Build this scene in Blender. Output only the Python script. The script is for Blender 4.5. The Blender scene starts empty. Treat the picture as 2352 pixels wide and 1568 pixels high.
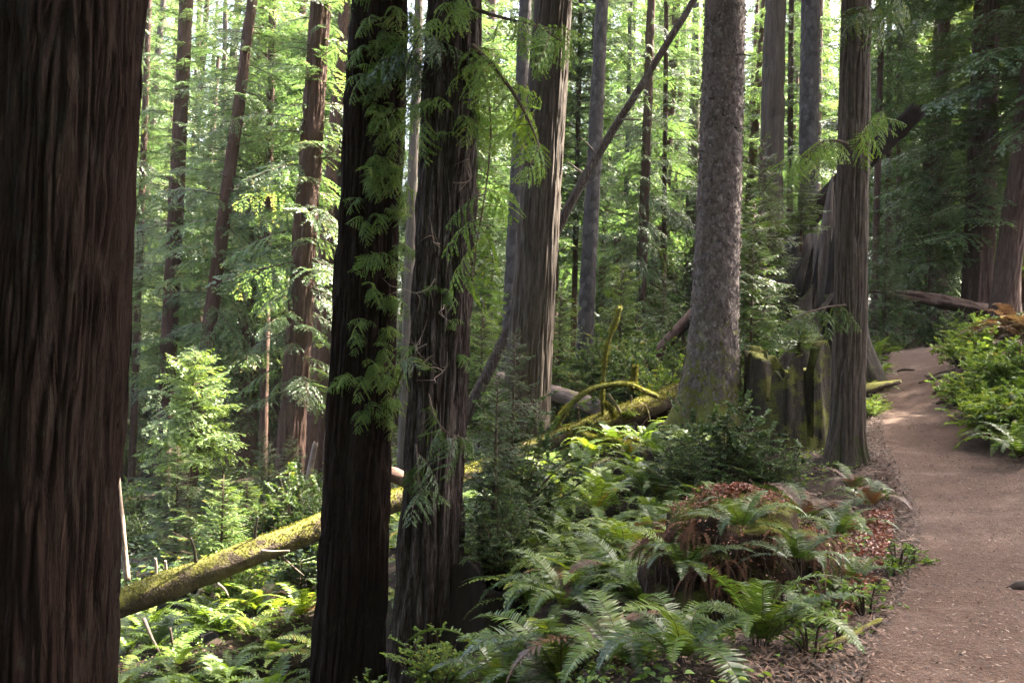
import bpy, bmesh, math, random
import numpy as np
from mathutils import Vector, Matrix, Quaternion

scene = bpy.context.scene
COL = scene.collection
RNG = np.random.default_rng(7)
random.seed(7)
R_ = math.radians

# ------------------------------------------------------------------ camera, sky, sun
F = 2287.0                       # focal length in the 2352 px frame used for the measurements
PITCH, ROLL = R_(1.15), R_(1.9)
CAM = np.array([0.0, 0.0, 1.6])
cam = bpy.data.objects.new('camera', bpy.data.cameras.new('camera'))
COL.objects.link(cam)
cam.data.sensor_width = 36.0
cam.data.lens = 36.0 * F / 2352.0
cam.data.clip_start = 0.05
cam.data.clip_end = 2000.0
ROT = Matrix.Rotation(R_(90) + PITCH, 3, 'X') @ Matrix.Rotation(ROLL, 3, 'Z')
cam.matrix_world = Matrix.Translation(Vector(CAM)) @ ROT.to_4x4()
scene.camera = cam
RM = np.array(ROT)

SUN_AZ, SUN_EL = R_(60), R_(54)  # azimuth from +Y towards +X
world = bpy.data.worlds.new('World')
scene.world = world
world.use_nodes = True
wn = world.node_tree.nodes
sky = wn.new('ShaderNodeTexSky')
sky.sky_type = 'NISHITA'
sky.sun_disc = False
sky.sun_elevation = SUN_EL
sky.sun_rotation = SUN_AZ
sky.altitude = 50
sky.air_density = 0.7
sky.dust_density = 7.0
sky.ozone_density = 0.3
world.node_tree.links.new(sky.outputs[0], wn['Background'].inputs[0])
wn['Background'].inputs[1].default_value = 0.10
sun = bpy.data.objects.new('sun', bpy.data.lights.new('sun', 'SUN'))
COL.objects.link(sun)
sun.data.energy = 5.0
sun.data.angle = R_(0.5)
sun.data.color = (1.0, 0.93, 0.80)
SUND = Vector((math.sin(SUN_AZ) * math.cos(SUN_EL), math.cos(SUN_AZ) * math.cos(SUN_EL), math.sin(SUN_EL)))
sun.rotation_euler = SUND.to_track_quat('Z', 'Y').to_euler()
scene.view_settings.view_transform = 'Standard'
scene.view_settings.look = 'None'
scene.view_settings.exposure = 4.3
cy = scene.cycles
cy.max_bounces = 7
cy.diffuse_bounces = 4
cy.glossy_bounces = 2
cy.transmission_bounces = 4
cy.transparent_max_bounces = 4
cy.caustics_reflective = False
cy.caustics_refractive = False
cy.sample_clamp_indirect = 8.0
cy.use_denoising = True

# ------------------------------------------------------------------ helpers
def at(px, py, d):
    """The world point at depth d metres that the photo shows at pixel (px, py) of a 2352 px frame."""
    return CAM + RM @ np.array([(px - 1176.0) / F * d, -(py - 784.0) / F * d, -d])

def at_y(px, py, y):
    v = RM @ np.array([(px - 1176.0) / F, -(py - 784.0) / F, -1.0])
    return CAM + v * (y / v[1])

def nrm(a):
    a = np.asarray(a, float)
    return a / np.maximum(np.linalg.norm(a, axis=-1, keepdims=True), 1e-9)

def ss(a, b, x):
    t = np.clip((x - a) / (b - a), 0, 1)
    return t * t * (3 - 2 * t)

_tab = {}
def vn(u, v, nu=0, seed=0):
    """2-D value noise in 0..1; periodic in u with nu cells when nu > 0."""
    k = (nu, seed)
    if k not in _tab:
        _tab[k] = np.random.default_rng(seed * 977 + nu + 5).random((nu or 256, 256))
    T = _tab[k]
    n0 = T.shape[0]
    iu = np.floor(u).astype(int); iv = np.floor(v).astype(int)
    fu = u - iu; fv = v - iv
    fu = fu * fu * (3 - 2 * fu); fv = fv * fv * (3 - 2 * fv)
    a = T[iu % n0, iv % 256]; b = T[(iu + 1) % n0, iv % 256]
    c = T[iu % n0, (iv + 1) % 256]; d = T[(iu + 1) % n0, (iv + 1) % 256]
    return (a * (1 - fu) + b * fu) * (1 - fv) + (c * (1 - fu) + d * fu) * fv

def fbm(u, v, seed=0, o=3):
    s = 0; a = .5
    for i in range(o):
        s = s + a * (vn(u * 2 ** i, v * 2 ** i, 0, seed + i) - .5); a *= .5
    return s

class Mb:
    """Collects quads with a material index, a random number and a smooth flag per face."""
    def __init__(s):
        s.V = []; s.Fc = []; s.M = []; s.R = []; s.S = []; s.n = 0
    def add(s, v, f, mat=0, rnd=0.5, smooth=False):
        v = np.asarray(v, float).reshape(-1, 3); f = np.asarray(f, int).reshape(-1, 4)
        s.V.append(v); s.Fc.append(f + s.n); s.n += len(v)
        s.M.append(np.full(len(f), mat)); s.R.append(np.broadcast_to(np.asarray(rnd, float), (len(f),)))
        s.S.append(np.full(len(f), smooth))
    def mesh(s, name, mats):
        V = np.concatenate(s.V); Q = np.concatenate(s.Fc)
        me = bpy.data.meshes.new(name)
        me.vertices.add(len(V)); me.vertices.foreach_set('co', V.astype(np.float32).ravel())
        me.loops.add(Q.size); me.loops.foreach_set('vertex_index', Q.astype(np.int32).ravel())
        me.polygons.add(len(Q)); me.polygons.foreach_set('loop_start', (np.arange(len(Q)) * 4).astype(np.int32))
        for m in mats: me.materials.append(m)
        me.polygons.foreach_set('material_index', np.concatenate(s.M).astype(np.int32))
        me.polygons.foreach_set('use_smooth', np.concatenate(s.S))
        me.update(calc_edges=True)
        at_ = me.attributes.new('rnd', 'FLOAT', 'FACE')
        at_.data.foreach_set('value', np.concatenate(s.R).astype(np.float32))
        return me

def tube(P, rad, n=8, close=True):
    P = np.asarray(P, float); k = len(P)
    rad = np.broadcast_to(np.asarray(rad, float), (k,))
    T = nrm(np.gradient(P, axis=0))
    ref = np.array([0, 0, 1.0]) if abs(T[0, 2]) < .9 else np.array([1.0, 0, 0])
    X = nrm(np.cross(T[0], ref)); fr = []
    for i in range(k):
        X = nrm(X - T[i] * np.dot(X, T[i])); fr.append((X, np.cross(T[i], X)))
    th = np.arange(n) * 2 * np.pi / n
    V = np.stack([P[i] + rad[i] * (np.cos(th)[:, None] * fr[i][0] + np.sin(th)[:, None] * fr[i][1]) for i in range(k)])
    V = V.reshape(-1, 3); Q = []
    for i in range(k - 1):
        j = np.arange(n); jn = (j + 1) % n
        Q.append(np.stack([i * n + j, i * n + jn, (i + 1) * n + jn, (i + 1) * n + j], 1))
    Q = np.concatenate(Q)
    if close:                                   # end caps as collapsed rings
        e0 = len(V); V = np.concatenate([V, np.repeat(P[[0]], n, 0), np.repeat(P[[-1]], n, 0)])
        j = np.arange(n); jn = (j + 1) % n
        Q = np.concatenate([Q, np.stack([e0 + jn, jn, j, e0 + j], 1), np.stack([(k - 1) * n + j, (k - 1) * n + jn, e0 + n + jn, e0 + n + j], 1)])
    return V, Q

def curve_pts(pts, n=24):
    """Catmull-Rom through a few points."""
    p = np.asarray(pts, float); p = np.vstack([2 * p[0] - p[1], p, 2 * p[-1] - p[-2]])
    out = []
    m = len(p) - 3
    for i in range(m):
        t = np.linspace(0, 1, max(2, n // m), endpoint=(i == m - 1))[:, None]
        a, b, c, d = p[i:i + 4]
        out.append(.5 * (2 * b + (c - a) * t + (2 * a - 5 * b + 4 * c - d) * t ** 2 + (-a + 3 * b - 3 * c + d) * t ** 3))
    return np.vstack(out)

def diamonds(P, D, N, L, W):
    """Flat pointed leaves: one quad each."""
    D = nrm(D); S = nrm(np.cross(N, D)); n = len(P)
    L = np.broadcast_to(L, (n,))[:, None]; W = np.broadcast_to(W, (n,))[:, None]
    V = np.stack([P, P + D * L * .42 - S * W / 2, P + D * L, P + D * L * .42 + S * W / 2], 1).reshape(-1, 3)
    return V, np.arange(n * 4).reshape(-1, 4)

def ovals(P, D, N, L, W, fold=.25):
    """Oval leaves folded along the midrib: two quads each."""
    D = nrm(D); S = nrm(np.cross(N, D)); U = np.cross(D, S); n = len(P)
    L = np.broadcast_to(L, (n,))[:, None]; W = np.broadcast_to(W, (n,))[:, None]
    f = U * W * fold
    V = np.stack([P, P + D * L * .3 - S * W / 2 + f, P + D * L * .72 - S * W * .4 + f, P + D * L - U * W * .15,
                  P + D * L * .72 + S * W * .4 + f, P + D * L * .3 + S * W / 2 + f], 1).reshape(-1, 3)
    b = np.arange(n)[:, None] * 6
    Q = np.stack([b + [0, 1, 2, 3], b + [0, 3, 4, 5]], 1).reshape(-1, 4)
    return V, Q

def blades(P, D, N, L, W):
    """Narrow fern leaflets, widest near the foot: two quads each."""
    D = nrm(D); S = nrm(np.cross(N, D)); U = np.cross(D, S); n = len(P)
    L = np.broadcast_to(L, (n,))[:, None]; W = np.broadcast_to(W, (n,))[:, None]
    m = P + D * L * .55 + U * L * .03; t = P + D * L - U * L * .05
    V = np.stack([P - S * W * .45, P + S * W * .45, m + S * W * .42, m - S * W * .42, t + S * W * .06, t - S * W * .06], 1).reshape(-1, 3)
    b = np.arange(n)[:, None] * 6
    return V, np.stack([b + [0, 1, 2, 3], b + [3, 2, 4, 5]], 1).reshape(-1, 4)

def rotz(a): c, s = math.cos(a), math.sin(a); return np.array([[c, -s, 0], [s, c, 0], [0, 0, 1]])
def roty(a): c, s = math.cos(a), math.sin(a); return np.array([[c, 0, s], [0, 1, 0], [-s, 0, c]])
def rotx(a): c, s = math.cos(a), math.sin(a); return np.array([[1, 0, 0], [0, c, -s], [0, s, c]])

# object helpers
def link(name, data, parent=None):
    o = bpy.data.objects.new(name, data); COL.objects.link(o)
    if parent is not None: o.parent = parent
    return o

def tag(o, label, cat, group=None, kind=None):
    o['label'] = label; o['category'] = cat
    if group: o['group'] = group
    if kind: o['kind'] = kind
    return o

def thing(name, label, cat, loc, group=None):
    o = link(name, None); o.location = Vector([float(c) for c in loc]); o.empty_display_size = .2
    return tag(o, label, cat, group)

def structure(name, me):
    o = link(name, me); o['kind'] = 'structure'; return o

def stuff(name, me, label, cat):
    return tag(link(name, me), label, cat, kind='stuff')

def copy_tree(o, parent=None):
    c = o.copy(); COL.objects.link(c)
    if parent is not None: c.parent = parent
    for ch in list(o.children): copy_tree(ch, c)
    return c

# ------------------------------------------------------------------ materials
def mat(name):
    m = bpy.data.materials.new(name); m.use_nodes = True
    nt = m.node_tree; b = nt.nodes['Principled BSDF']
    return m, nt, b

def nd(nt, kind, **kw):
    n = nt.nodes.new('ShaderNode' + kind)
    for k, v in kw.items():
        if k.startswith('i_'):
            key = k[2:]; key = int(key) if key.isdigit() else key.replace('_', ' ')
            if hasattr(v, 'links') or isinstance(v, bpy.types.NodeSocket): nt.links.new(v, n.inputs[key])
            else: n.inputs[key].default_value = v
        else: setattr(n, k, v)
    return n

def ramp(nt, fac, stops, interp='LINEAR'):
    r = nt.nodes.new('ShaderNodeValToRGB'); nt.links.new(fac, r.inputs[0])
    r.color_ramp.interpolation = interp
    e = r.color_ramp.elements
    while len(e) < len(stops): e.new(.5)
    for x, (p, c) in zip(e, stops):
        x.position = p; x.color = (*c, 1) if len(c) == 3 else c
    return r.outputs[0]

def mixc(nt, fac, a, b, mode='MIX'):
    n = nt.nodes.new('ShaderNodeMix'); n.data_type = 'RGBA'; n.blend_type = mode
    for s, v in ((n.inputs[0], fac), (n.inputs[6], a), (n.inputs[7], b)):
        if isinstance(v, bpy.types.NodeSocket): nt.links.new(v, s)
        else: s.default_value = (*v, 1) if isinstance(v, tuple) and len(v) == 3 else v
    return n.outputs[2]

def math_(nt, op, a, b=None, clamp=False):
    n = nt.nodes.new('ShaderNodeMath'); n.operation = op; n.use_clamp = clamp
    for s, v in ((n.inputs[0], a), (n.inputs[1], b)):
        if v is None: continue
        if isinstance(v, bpy.types.NodeSocket): nt.links.new(v, s)
        else: s.default_value = v
    return n.outputs[0]

def coords(nt, scale=(1, 1, 1), kind='Object'):
    tc = nt.nodes.new('ShaderNodeTexCoord')
    mp = nt.nodes.new('ShaderNodeMapping'); mp.inputs['Scale'].default_value = scale
    nt.links.new(tc.outputs[kind], mp.inputs[0]); return mp.outputs[0]

def noise(nt, vec, scale, detail=4, rough=.6, dist=0):
    n = nt.nodes.new('ShaderNodeTexNoise'); nt.links.new(vec, n.inputs['Vector'])
    n.inputs['Scale'].default_value = scale; n.inputs['Detail'].default_value = detail
    n.inputs['Roughness'].default_value = rough; n.inputs['Distortion'].default_value = dist
    return n.outputs[0]

def bump(nt, b, h, strength, dist=.02):
    n = nt.nodes.new('ShaderNodeBump'); n.inputs['Strength'].default_value = strength
    n.inputs['Distance'].default_value = dist
    nt.links.new(h, n.inputs['Height']); nt.links.new(n.outputs[0], b.inputs['Normal'])

def leaf_mat(name, stops, trans=.4, rough=.45, tint=(1.5, 1.45, .5), spec=.5, spread=.3):
    m, nt, b = mat(name)
    a = nd(nt, 'Attribute', attribute_name='rnd').outputs['Fac']
    oi = nd(nt, 'ObjectInfo').outputs['Random']
    x = math_(nt, 'ADD', a, math_(nt, 'MULTIPLY', math_(nt, 'SUBTRACT', oi, .5), spread), True)
    c = ramp(nt, x, stops)
    nt.links.new(c, b.inputs['Base Color'])
    b.inputs['Roughness'].default_value = rough
    b.inputs['Specular IOR Level'].default_value = spec
    t = nt.nodes.new('ShaderNodeBsdfTranslucent')
    nt.links.new(mixc(nt, 1.0, c, tint, 'MULTIPLY'), t.inputs[0])
    mx = nt.nodes.new('ShaderNodeMixShader'); mx.inputs[0].default_value = trans
    nt.links.new(b.outputs[0], mx.inputs[1]); nt.links.new(t.outputs[0], mx.inputs[2])
    nt.links.new(mx.outputs[0], nt.nodes['Material Output'].inputs[0])
    return m

def bark_mat(name, dark, mid, light, stretch=(14, 14, 1.1), fine=(60, 60, 5), streak=.62, bs=.6, moss=None, rough=.9, patch=None, spec=.2, lichen=None):
    m, nt, b = mat(name)
    v = coords(nt, stretch); n1 = noise(nt, v, 1.0, 5, .65, .4)
    n2 = noise(nt, coords(nt, fine), 1.0, 3, .6)
    n3 = noise(nt, coords(nt, (1.3, 1.3, .35)), 1.0, 3, .6)
    c = ramp(nt, n1, [(.30, dark), (.52, mid), (streak + .12, light)])
    c = mixc(nt, .35, c, ramp(nt, n2, [(.3, dark), (.7, light)]))
    c = mixc(nt, ramp(nt, n3, [(.4, (0, 0, 0)), (.65, (.6, .6, .6))]), c, patch or mid)
    if lichen:
        n4 = noise(nt, coords(nt, (9, 9, 4.5)), 1.0, 6, .75)
        c = mixc(nt, ramp(nt, n4, [(.56, (0, 0, 0)), (.66, (.65, .65, .65))]), c, lichen)
    if moss:
        col, lo, hi = moss                    # moss fades out with the height above the foot
        tc = nd(nt, 'TexCoord'); sp = nd(nt, 'SeparateXYZ', i_0=tc.outputs['Object'])
        h = nd(nt, 'MapRange', i_0=sp.outputs[2]); h.inputs[1].default_value = lo; h.inputs[2].default_value = hi
        h.inputs[3].default_value = .75; h.inputs[4].default_value = -.15
        f = math_(nt, 'ADD', h.outputs[0], math_(nt, 'MULTIPLY', math_(nt, 'SUBTRACT', noise(nt, coords(nt, (3, 3, 2)), 1.6, 5, .7), .5), 2.6), True)
        f = ramp(nt, f, [(.35, (0, 0, 0)), (.6, (1, 1, 1))])
        c = mixc(nt, f, c, mixc(nt, noise(nt, coords(nt), 25, 3), tuple(x * .5 for x in col), tuple(x * 1.35 for x in col)))
    nt.links.new(c, b.inputs['Base Color']); b.inputs['Roughness'].default_value = rough
    b.inputs['Specular IOR Level'].default_value = spec
    bump(nt, b, math_(nt, 'ADD', n1, math_(nt, 'MULTIPLY', n2, .5)), bs, .03)
    return m

def moss_wood_mat(name, wood, wood2, moss, amount=.5, axis_scale=(5, 5, 5), topness=1.0):
    """Weathered wood whose upper side carries moss."""
    m, nt, b = mat(name)
    n1 = noise(nt, coords(nt, axis_scale), 1.5, 5, .65)
    c = ramp(nt, n1, [(.3, wood), (.7, wood2)])
    g = nd(nt, 'NewGeometry'); sp = nd(nt, 'SeparateXYZ', i_0=g.outputs['Normal'])
    n2 = noise(nt, coords(nt), 4.5, 5, .7); n3 = noise(nt, coords(nt), 45, 3, .6)
    f = math_(nt, 'ADD', math_(nt, 'MULTIPLY', sp.outputs[2], .55 * topness), math_(nt, 'MULTIPLY', math_(nt, 'SUBTRACT', n2, .5), 2.2))
    f = math_(nt, 'ADD', f, amount - .5)
    f = ramp(nt, f, [(.0, (0, 0, 0)), (.28, (1, 1, 1))])
    mc = mixc(nt, n3, tuple(x * .55 for x in moss), tuple(x * 1.4 for x in moss))
    c = mixc(nt, f, c, mc)
    nt.links.new(c, b.inputs['Base Color']); b.inputs['Roughness'].default_value = .95
    b.inputs['Specular IOR Level'].default_value = .15
    bump(nt, b, math_(nt, 'ADD', n1, math_(nt, 'MULTIPLY', n3, .8)), .8, .03)
    return m

def plain_mat(name, a, c2, scale=8, rough=.85, spec=.25, bs=.4, stretch=(1, 1, 1)):
    m, nt, b = mat(name)
    n = noise(nt, coords(nt, stretch), scale, 5, .65)
    nt.links.new(ramp(nt, n, [(.3, a), (.7, c2)]), b.inputs['Base Color'])
    b.inputs['Roughness'].default_value = rough; b.inputs['Specular IOR Level'].default_value = spec
    bump(nt, b, n, bs, .02); return m

def dirt_mat(name, forest):
    m, nt, b = mat(name)
    v = coords(nt)
    big = noise(nt, v, .55, 3, .6); med = noise(nt, v, 3.0, 5, .7); fine = noise(nt, v, 38, 4, .75); grit = noise(nt, v, 120, 2, .7)
    if forest:
        c = ramp(nt, med, [(.3, (.012, .008, .005)), (.5, (.028, .016, .010)), (.72, (.055, .029, .017))])
        c = mixc(nt, ramp(nt, big, [(.60, (0, 0, 0)), (.72, (.7, .7, .7))]), c, (.10, .042, .022))
        c = mixc(nt, ramp(nt, noise(nt, v, 1.7, 4), [(.55, (0, 0, 0)), (.7, (.7, .7, .7))]), c, (.035, .045, .010))
    else:
        c = ramp(nt, med, [(.28, (.084, .050, .035)), (.5, (.135, .084, .060)), (.75, (.195, .130, .098))])
        c = mixc(nt, ramp(nt, big, [(.36, (0, 0, 0)), (.62, (.8, .8, .8))]), c, (.092, .053, .036))
        c = mixc(nt, ramp(nt, noise(nt, v, 1.4, 4, .7), [(.55, (0, 0, 0)), (.72, (.6, .6, .6))]), c, (.20, .138, .105))
    c = mixc(nt, .5, c, ramp(nt, fine, [(.3, (.35, .33, .3)), (.55, (1, 1, 1)), (.8, (1.7, 1.6, 1.5))]), 'MULTIPLY')
    c = mixc(nt, ramp(nt, grit, [(.68, (0, 0, 0)), (.74, (.5, .5, .5))]), c, (.30, .25, .20))
    nt.links.new(c, b.inputs['Base Color']); b.inputs['Roughness'].default_value = .95
    b.inputs['Specular IOR Level'].default_value = .2
    bump(nt, b, math_(nt, 'ADD', math_(nt, 'ADD', math_(nt, 'MULTIPLY', med, .6), fine), math_(nt, 'MULTIPLY', grit, .5)), 1.0, .04)
    return m

M = {}
M['bark_dark'] = bark_mat('redwood_bark', (.020, .011, .008), (.060, .031, .021), (.110, .075, .058), stretch=(20, 20, 4), streak=.6)
M['bark_near'] = bark_mat('near_redwood_bark', (.005, .003, .0023), (.013, .007, .005), (.036, .026, .019), stretch=(46, 46, 3.4), fine=(120, 120, 12), streak=.60, patch=(.020, .010, .007), bs=1.0, rough=1.0, spec=.06, lichen=(.024, .023, .016))
M['bark_streak'] = bark_mat('streaked_redwood_bark', (.006, .0035, .0028), (.022, .013, .010), (.125, .108, .092), stretch=(40, 40, 4.5), fine=(110, 110, 14), streak=.54, patch=(.020, .010, .007), bs=1.0, rough=1.0, spec=.06, lichen=(.06, .056, .045))
M['bark_red'] = bark_mat('red_redwood_bark', (.016, .009, .006), (.056, .028, .019), (.125, .075, .055), stretch=(20, 20, 4))
M['bark_grey'] = bark_mat('grey_furrowed_bark', (.013, .009, .007), (.043, .030, .021), (.105, .082, .060), stretch=(30, 30, 4.5))
M['bark_trail'] = bark_mat('trailside_bark', (.012, .008, .006), (.042, .028, .018), (.110, .086, .062), stretch=(34, 34, 8), moss=((.030, .034, .008), -.5, .9))
def scale_bark(name, cols, moss, sc=(15, 15, 11)):
    m, nt, b = mat(name)
    v = coords(nt, sc); vo = nd(nt, 'TexVoronoi', feature='F1'); vo.inputs['Scale'].default_value = 1.0
    wv = nt.nodes.new('ShaderNodeMix'); wv.data_type = 'VECTOR'; wv.inputs[0].default_value = .35
    nt.links.new(v, wv.inputs[4]); nz = nt.nodes.new('ShaderNodeTexNoise'); nt.links.new(v, nz.inputs[0]); nz.inputs['Scale'].default_value = 1.6
    nt.links.new(nz.outputs[1], wv.inputs[5]); nt.links.new(wv.outputs[1], vo.inputs['Vector'])
    cell = nd(nt, 'SeparateColor', i_0=vo.outputs['Color']).outputs[0]
    c = ramp(nt, cell, [(.0, cols[0]), (.3, cols[1]), (.8, cols[1]), (1., cols[2])])
    c = mixc(nt, ramp(nt, vo.outputs['Distance'], [(.5, (0, 0, 0)), (.85, (.5, .5, .5))]), c, tuple(x * .5 for x in cols[0]))
    n2 = noise(nt, coords(nt), 55, 4, .7); c = mixc(nt, .5, c, ramp(nt, n2, [(.3, (.5, .5, .5)), (.7, (1.4, 1.4, 1.4))]), 'MULTIPLY')
    if moss:
        col, lo, hi = moss; tc = nd(nt, 'TexCoord'); sp = nd(nt, 'SeparateXYZ', i_0=tc.outputs['Object'])
        h = nd(nt, 'MapRange', i_0=sp.outputs[2]); h.inputs[1].default_value = lo; h.inputs[2].default_value = hi; h.inputs[3].default_value = .8; h.inputs[4].default_value = -.1
        f = math_(nt, 'ADD', h.outputs[0], math_(nt, 'MULTIPLY', math_(nt, 'SUBTRACT', noise(nt, coords(nt, (4, 4, 3)), 2.0, 5, .7), .5), 2.4), True)
        c = mixc(nt, ramp(nt, f, [(.38, (0, 0, 0)), (.6, (.9, .9, .9))]), c, mixc(nt, n2, tuple(x * .5 for x in col), tuple(x * 1.35 for x in col)))
    nt.links.new(c, b.inputs['Base Color']); b.inputs['Roughness'].default_value = .9; b.inputs['Specular IOR Level'].default_value = .2
    bump(nt, b, math_(nt, 'ADD', math_(nt, 'MULTIPLY', vo.outputs['Distance'], -1.0), math_(nt, 'MULTIPLY', n2, .5)), .7, .02)
    return m
M['bark_spruce'] = scale_bark('spruce_bark', [(.074, .055, .047), (.116, .089, .077), (.17, .138, .122)], ((.105, .105, .018), .2, 2.4), (27, 27, 21))
M['bark_blue'] = scale_bark('blue_grey_bark', [(.026, .021, .019), (.046, .038, .035), (.080, .069, .064)], None, (17, 17, 11))
M['bark_pale'] = bark_mat('pale_bark', (.035, .026, .021), (.075, .059, .049), (.14, .118, .10), stretch=(12, 12, 1.2))
M['deadwood'] = bark_mat('dead_wood', (.022, .015, .011), (.065, .048, .037), (.125, .10, .08), stretch=(26, 20, 1.2))
M['twig'] = plain_mat('twig_bark', (.030, .018, .012), (.085, .055, .035))
M['pale_twig'] = plain_mat('bleached_twig', (.10, .07, .053), (.22, .165, .13))
M['dark_wood'] = plain_mat('dark_rotten_wood', (.006, .004, .003), (.022, .013, .008), 6, stretch=(3, 3, .6))
M['black_wood'] = bark_mat('near_black_wood', (.002, .0015, .001), (.006, .004, .003), (.014, .010, .008), stretch=(20, 20, 6), rough=1.0, spec=.03)  # near-black colour for the slanting broken trunk
M['grey_log'] = moss_wood_mat('grey_log_wood', (.07, .05, .042), (.20, .15, .125), (.10, .10, .03), .0, (3, 3, 8))
M['moss_log'] = moss_wood_mat('moss_log', (.026, .018, .013), (.095, .070, .050), (.120, .112, .024), .40)
M['moss_branch'] = moss_wood_mat('moss_branch', (.03, .02, .012), (.07, .05, .03), (.115, .115, .022), .8)
M['moss_stump'] = moss_wood_mat('moss_stump', (.008, .006, .004), (.060, .046, .034), (.075, .075, .014), .50, (9, 9, 1.2), .9)
M['snag_wood'] = moss_wood_mat('snag_wood', (.007, .005, .004), (.034, .026, .020), (.036, .040, .012), .25, (8, 8, .8))
M['mound'] = moss_wood_mat('mound_soil', (.010, .006, .004), (.038, .020, .011), (.060, .062, .010), .34, (4, 4, 4))
M['soil'] = dirt_mat('forest_floor', True)
M['trail'] = dirt_mat('trail_dirt', False)
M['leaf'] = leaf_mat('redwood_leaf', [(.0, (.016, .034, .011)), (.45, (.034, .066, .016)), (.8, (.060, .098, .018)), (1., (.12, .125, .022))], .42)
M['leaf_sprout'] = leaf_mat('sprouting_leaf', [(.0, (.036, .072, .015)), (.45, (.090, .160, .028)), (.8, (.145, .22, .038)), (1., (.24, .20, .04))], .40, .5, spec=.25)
M['leaf_far'] = leaf_mat('sun_tinted_leaf', [(.0, (.026, .050, .014)), (.45, (.054, .092, .034)), (.88, (.096, .136, .046)), (1., (.16, .145, .045))], .5, tint=(1.3, 1.35, .85))  # sun on the far crowns is partly put into these lighter greens
M['leaf_dark'] = leaf_mat('shade_tinted_leaf', [(.0, (.021, .043, .016)), (.5, (.046, .084, .026)), (.9, (.082, .125, .034)), (1., (.14, .12, .03))], .40)  # darker leaf copy, its colour stands in for shade
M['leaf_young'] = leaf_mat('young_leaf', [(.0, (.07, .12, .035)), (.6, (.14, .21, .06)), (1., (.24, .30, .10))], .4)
M['leaf_bush'] = leaf_mat('huckleberry_leaf', [(.0, (.026, .050, .017)), (.5, (.054, .096, .028)), (.85, (.115, .17, .04)), (1., (.15, .19, .04))], .25, .36)
M['leaf_bank'] = leaf_mat('salal_leaf', [(.0, (.048, .088, .022)), (.55, (.110, .175, .036)), (.9, (.19, .25, .05)), (1., (.25, .23, .05))], .38, .5, spec=.35)
M['fern'] = leaf_mat('fern_leaf', [(.0, (.019, .040, .009)), (.5, (.048, .084, .015)), (.85, (.095, .138, .021)), (1., (.19, .17, .03))], .3, .32, spec=.42, spread=.6)
M['fern_far'] = leaf_mat('slope_fern_leaf', [(.0, (.045, .078, .015)), (.5, (.100, .155, .025)), (.85, (.16, .21, .035)), (1., (.21, .12, .035))], .38, .40, spec=.35, spread=.6)
M['fern_rust'] = leaf_mat('rusty_fern_leaf', [(.0, (.04, .018, .009)), (.5, (.10, .044, .020)), (1., (.15, .10, .03))], .25, .5, (1.4, 1.1, .7))
M['bark_strip'] = leaf_mat('shed_bark', [(.0, (.010, .006, .005)), (.5, (.024, .014, .010)), (.85, (.046, .034, .028)), (1., (.08, .068, .056))], .0, .95, spec=.05)
M['flake'] = leaf_mat('bark_flake', [(.0, (.075, .058, .054)), (.5, (.120, .092, .080)), (.9, (.175, .142, .126)), (1., (.12, .12, .05))], .0, .9, spec=.15)
M['moss_tuft'] = leaf_mat('moss_tuft', [(.0, (.050, .047, .011)), (.5, (.110, .104, .024)), (1., (.20, .185, .045))], .3, .9, spec=.05)
M['fern_bronze'] = leaf_mat('bronze_fern_leaf', [(.0, (.04, .022, .013)), (.4, (.085, .048, .026)), (.7, (.12, .075, .035)), (1., (.12, .13, .035))], .25, .5, (1.3, 1.1, .8), .3)
M['fern_dead'] = leaf_mat('dead_fern_leaf', [(.0, (.022, .010, .006)), (.5, (.070, .031, .016)), (1., (.14, .066, .034))], .15, .7, (1.3, 1.0, .8), .1)
M['red_leaf'] = leaf_mat('red_creeper_leaf', [(.0, (.07, .022, .014)), (.5, (.17, .055, .030)), (.8, (.24, .09, .048)), (1., (.08, .09, .02))], .2, .35, (1.3, 1.0, .8))
M['litter'] = leaf_mat('fallen_needles', [(.0, (.016, .009, .006)), (.35, (.048, .025, .014)), (.6, (.115, .060, .034)), (.85, (.150, .092, .063)), (1., (.21, .155, .118))], .0, .8)

# ------------------------------------------------------------------ terrain
GP = [(1900, 1568, 3.9), (2352, 1568, 3.9), (2850, 1568, 3.9), (2110, 1250, 6.8), (2352, 1250, 6.8), (2720, 1245, 6.8),
      (1995, 1050, 10.9), (2180, 1050, 10.9), (2375, 1050, 10.9), (1990, 950, 15.2), (2200, 947, 15.2), (2045, 815, 24), (2180, 813, 24),
      (2060, 808, 31), (2400, 930, 12), (2230, 850, 18.5), (2340, 790, 16), (2340, 745, 21), (2600, 760, 14), (3000, 620, 12), (2950, 1020, 7.6), (3300, 860, 8),
      (1850, 1500, 4.3), (1700, 1450, 5.4), (1480, 1490, 5.5), (1300, 1590, 5.2), (1100, 1640, 6), (970, 1650, 8), (790, 1660, 8.6), (100, 1760, 6),
      (500, 1545, 9.2), (400, 1430, 13), (300, 1405, 14), (650, 1340, 14), (300, 1130, 30), (650, 1215, 20.5), (375, 1140, 26), (100, 1150, 40),
      (1000, 1160, 16), (1200, 1075, 13.3), (1335, 965, 21), (1250, 1250, 9), (1450, 1300, 7.5), (1470, 1075, 11), (1600, 1015, 12.3),
      (1700, 1110, 10.2), (1850, 1065, 10.8), (1560, 1250, 8), (1350, 1150, 10.5), (1300, 1420, 6.4), (1150, 1440, 7), (1100, 1310, 9),
      (1500, 910, 22), (1750, 850, 24), (1300, 910, 35), (1600, 850, 45), (900, 1050, 30), (600, 1080, 40), (1000, 950, 55), (2000, 815, 42), (2300, 780, 40), (1820, 1040, 12)]
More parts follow.
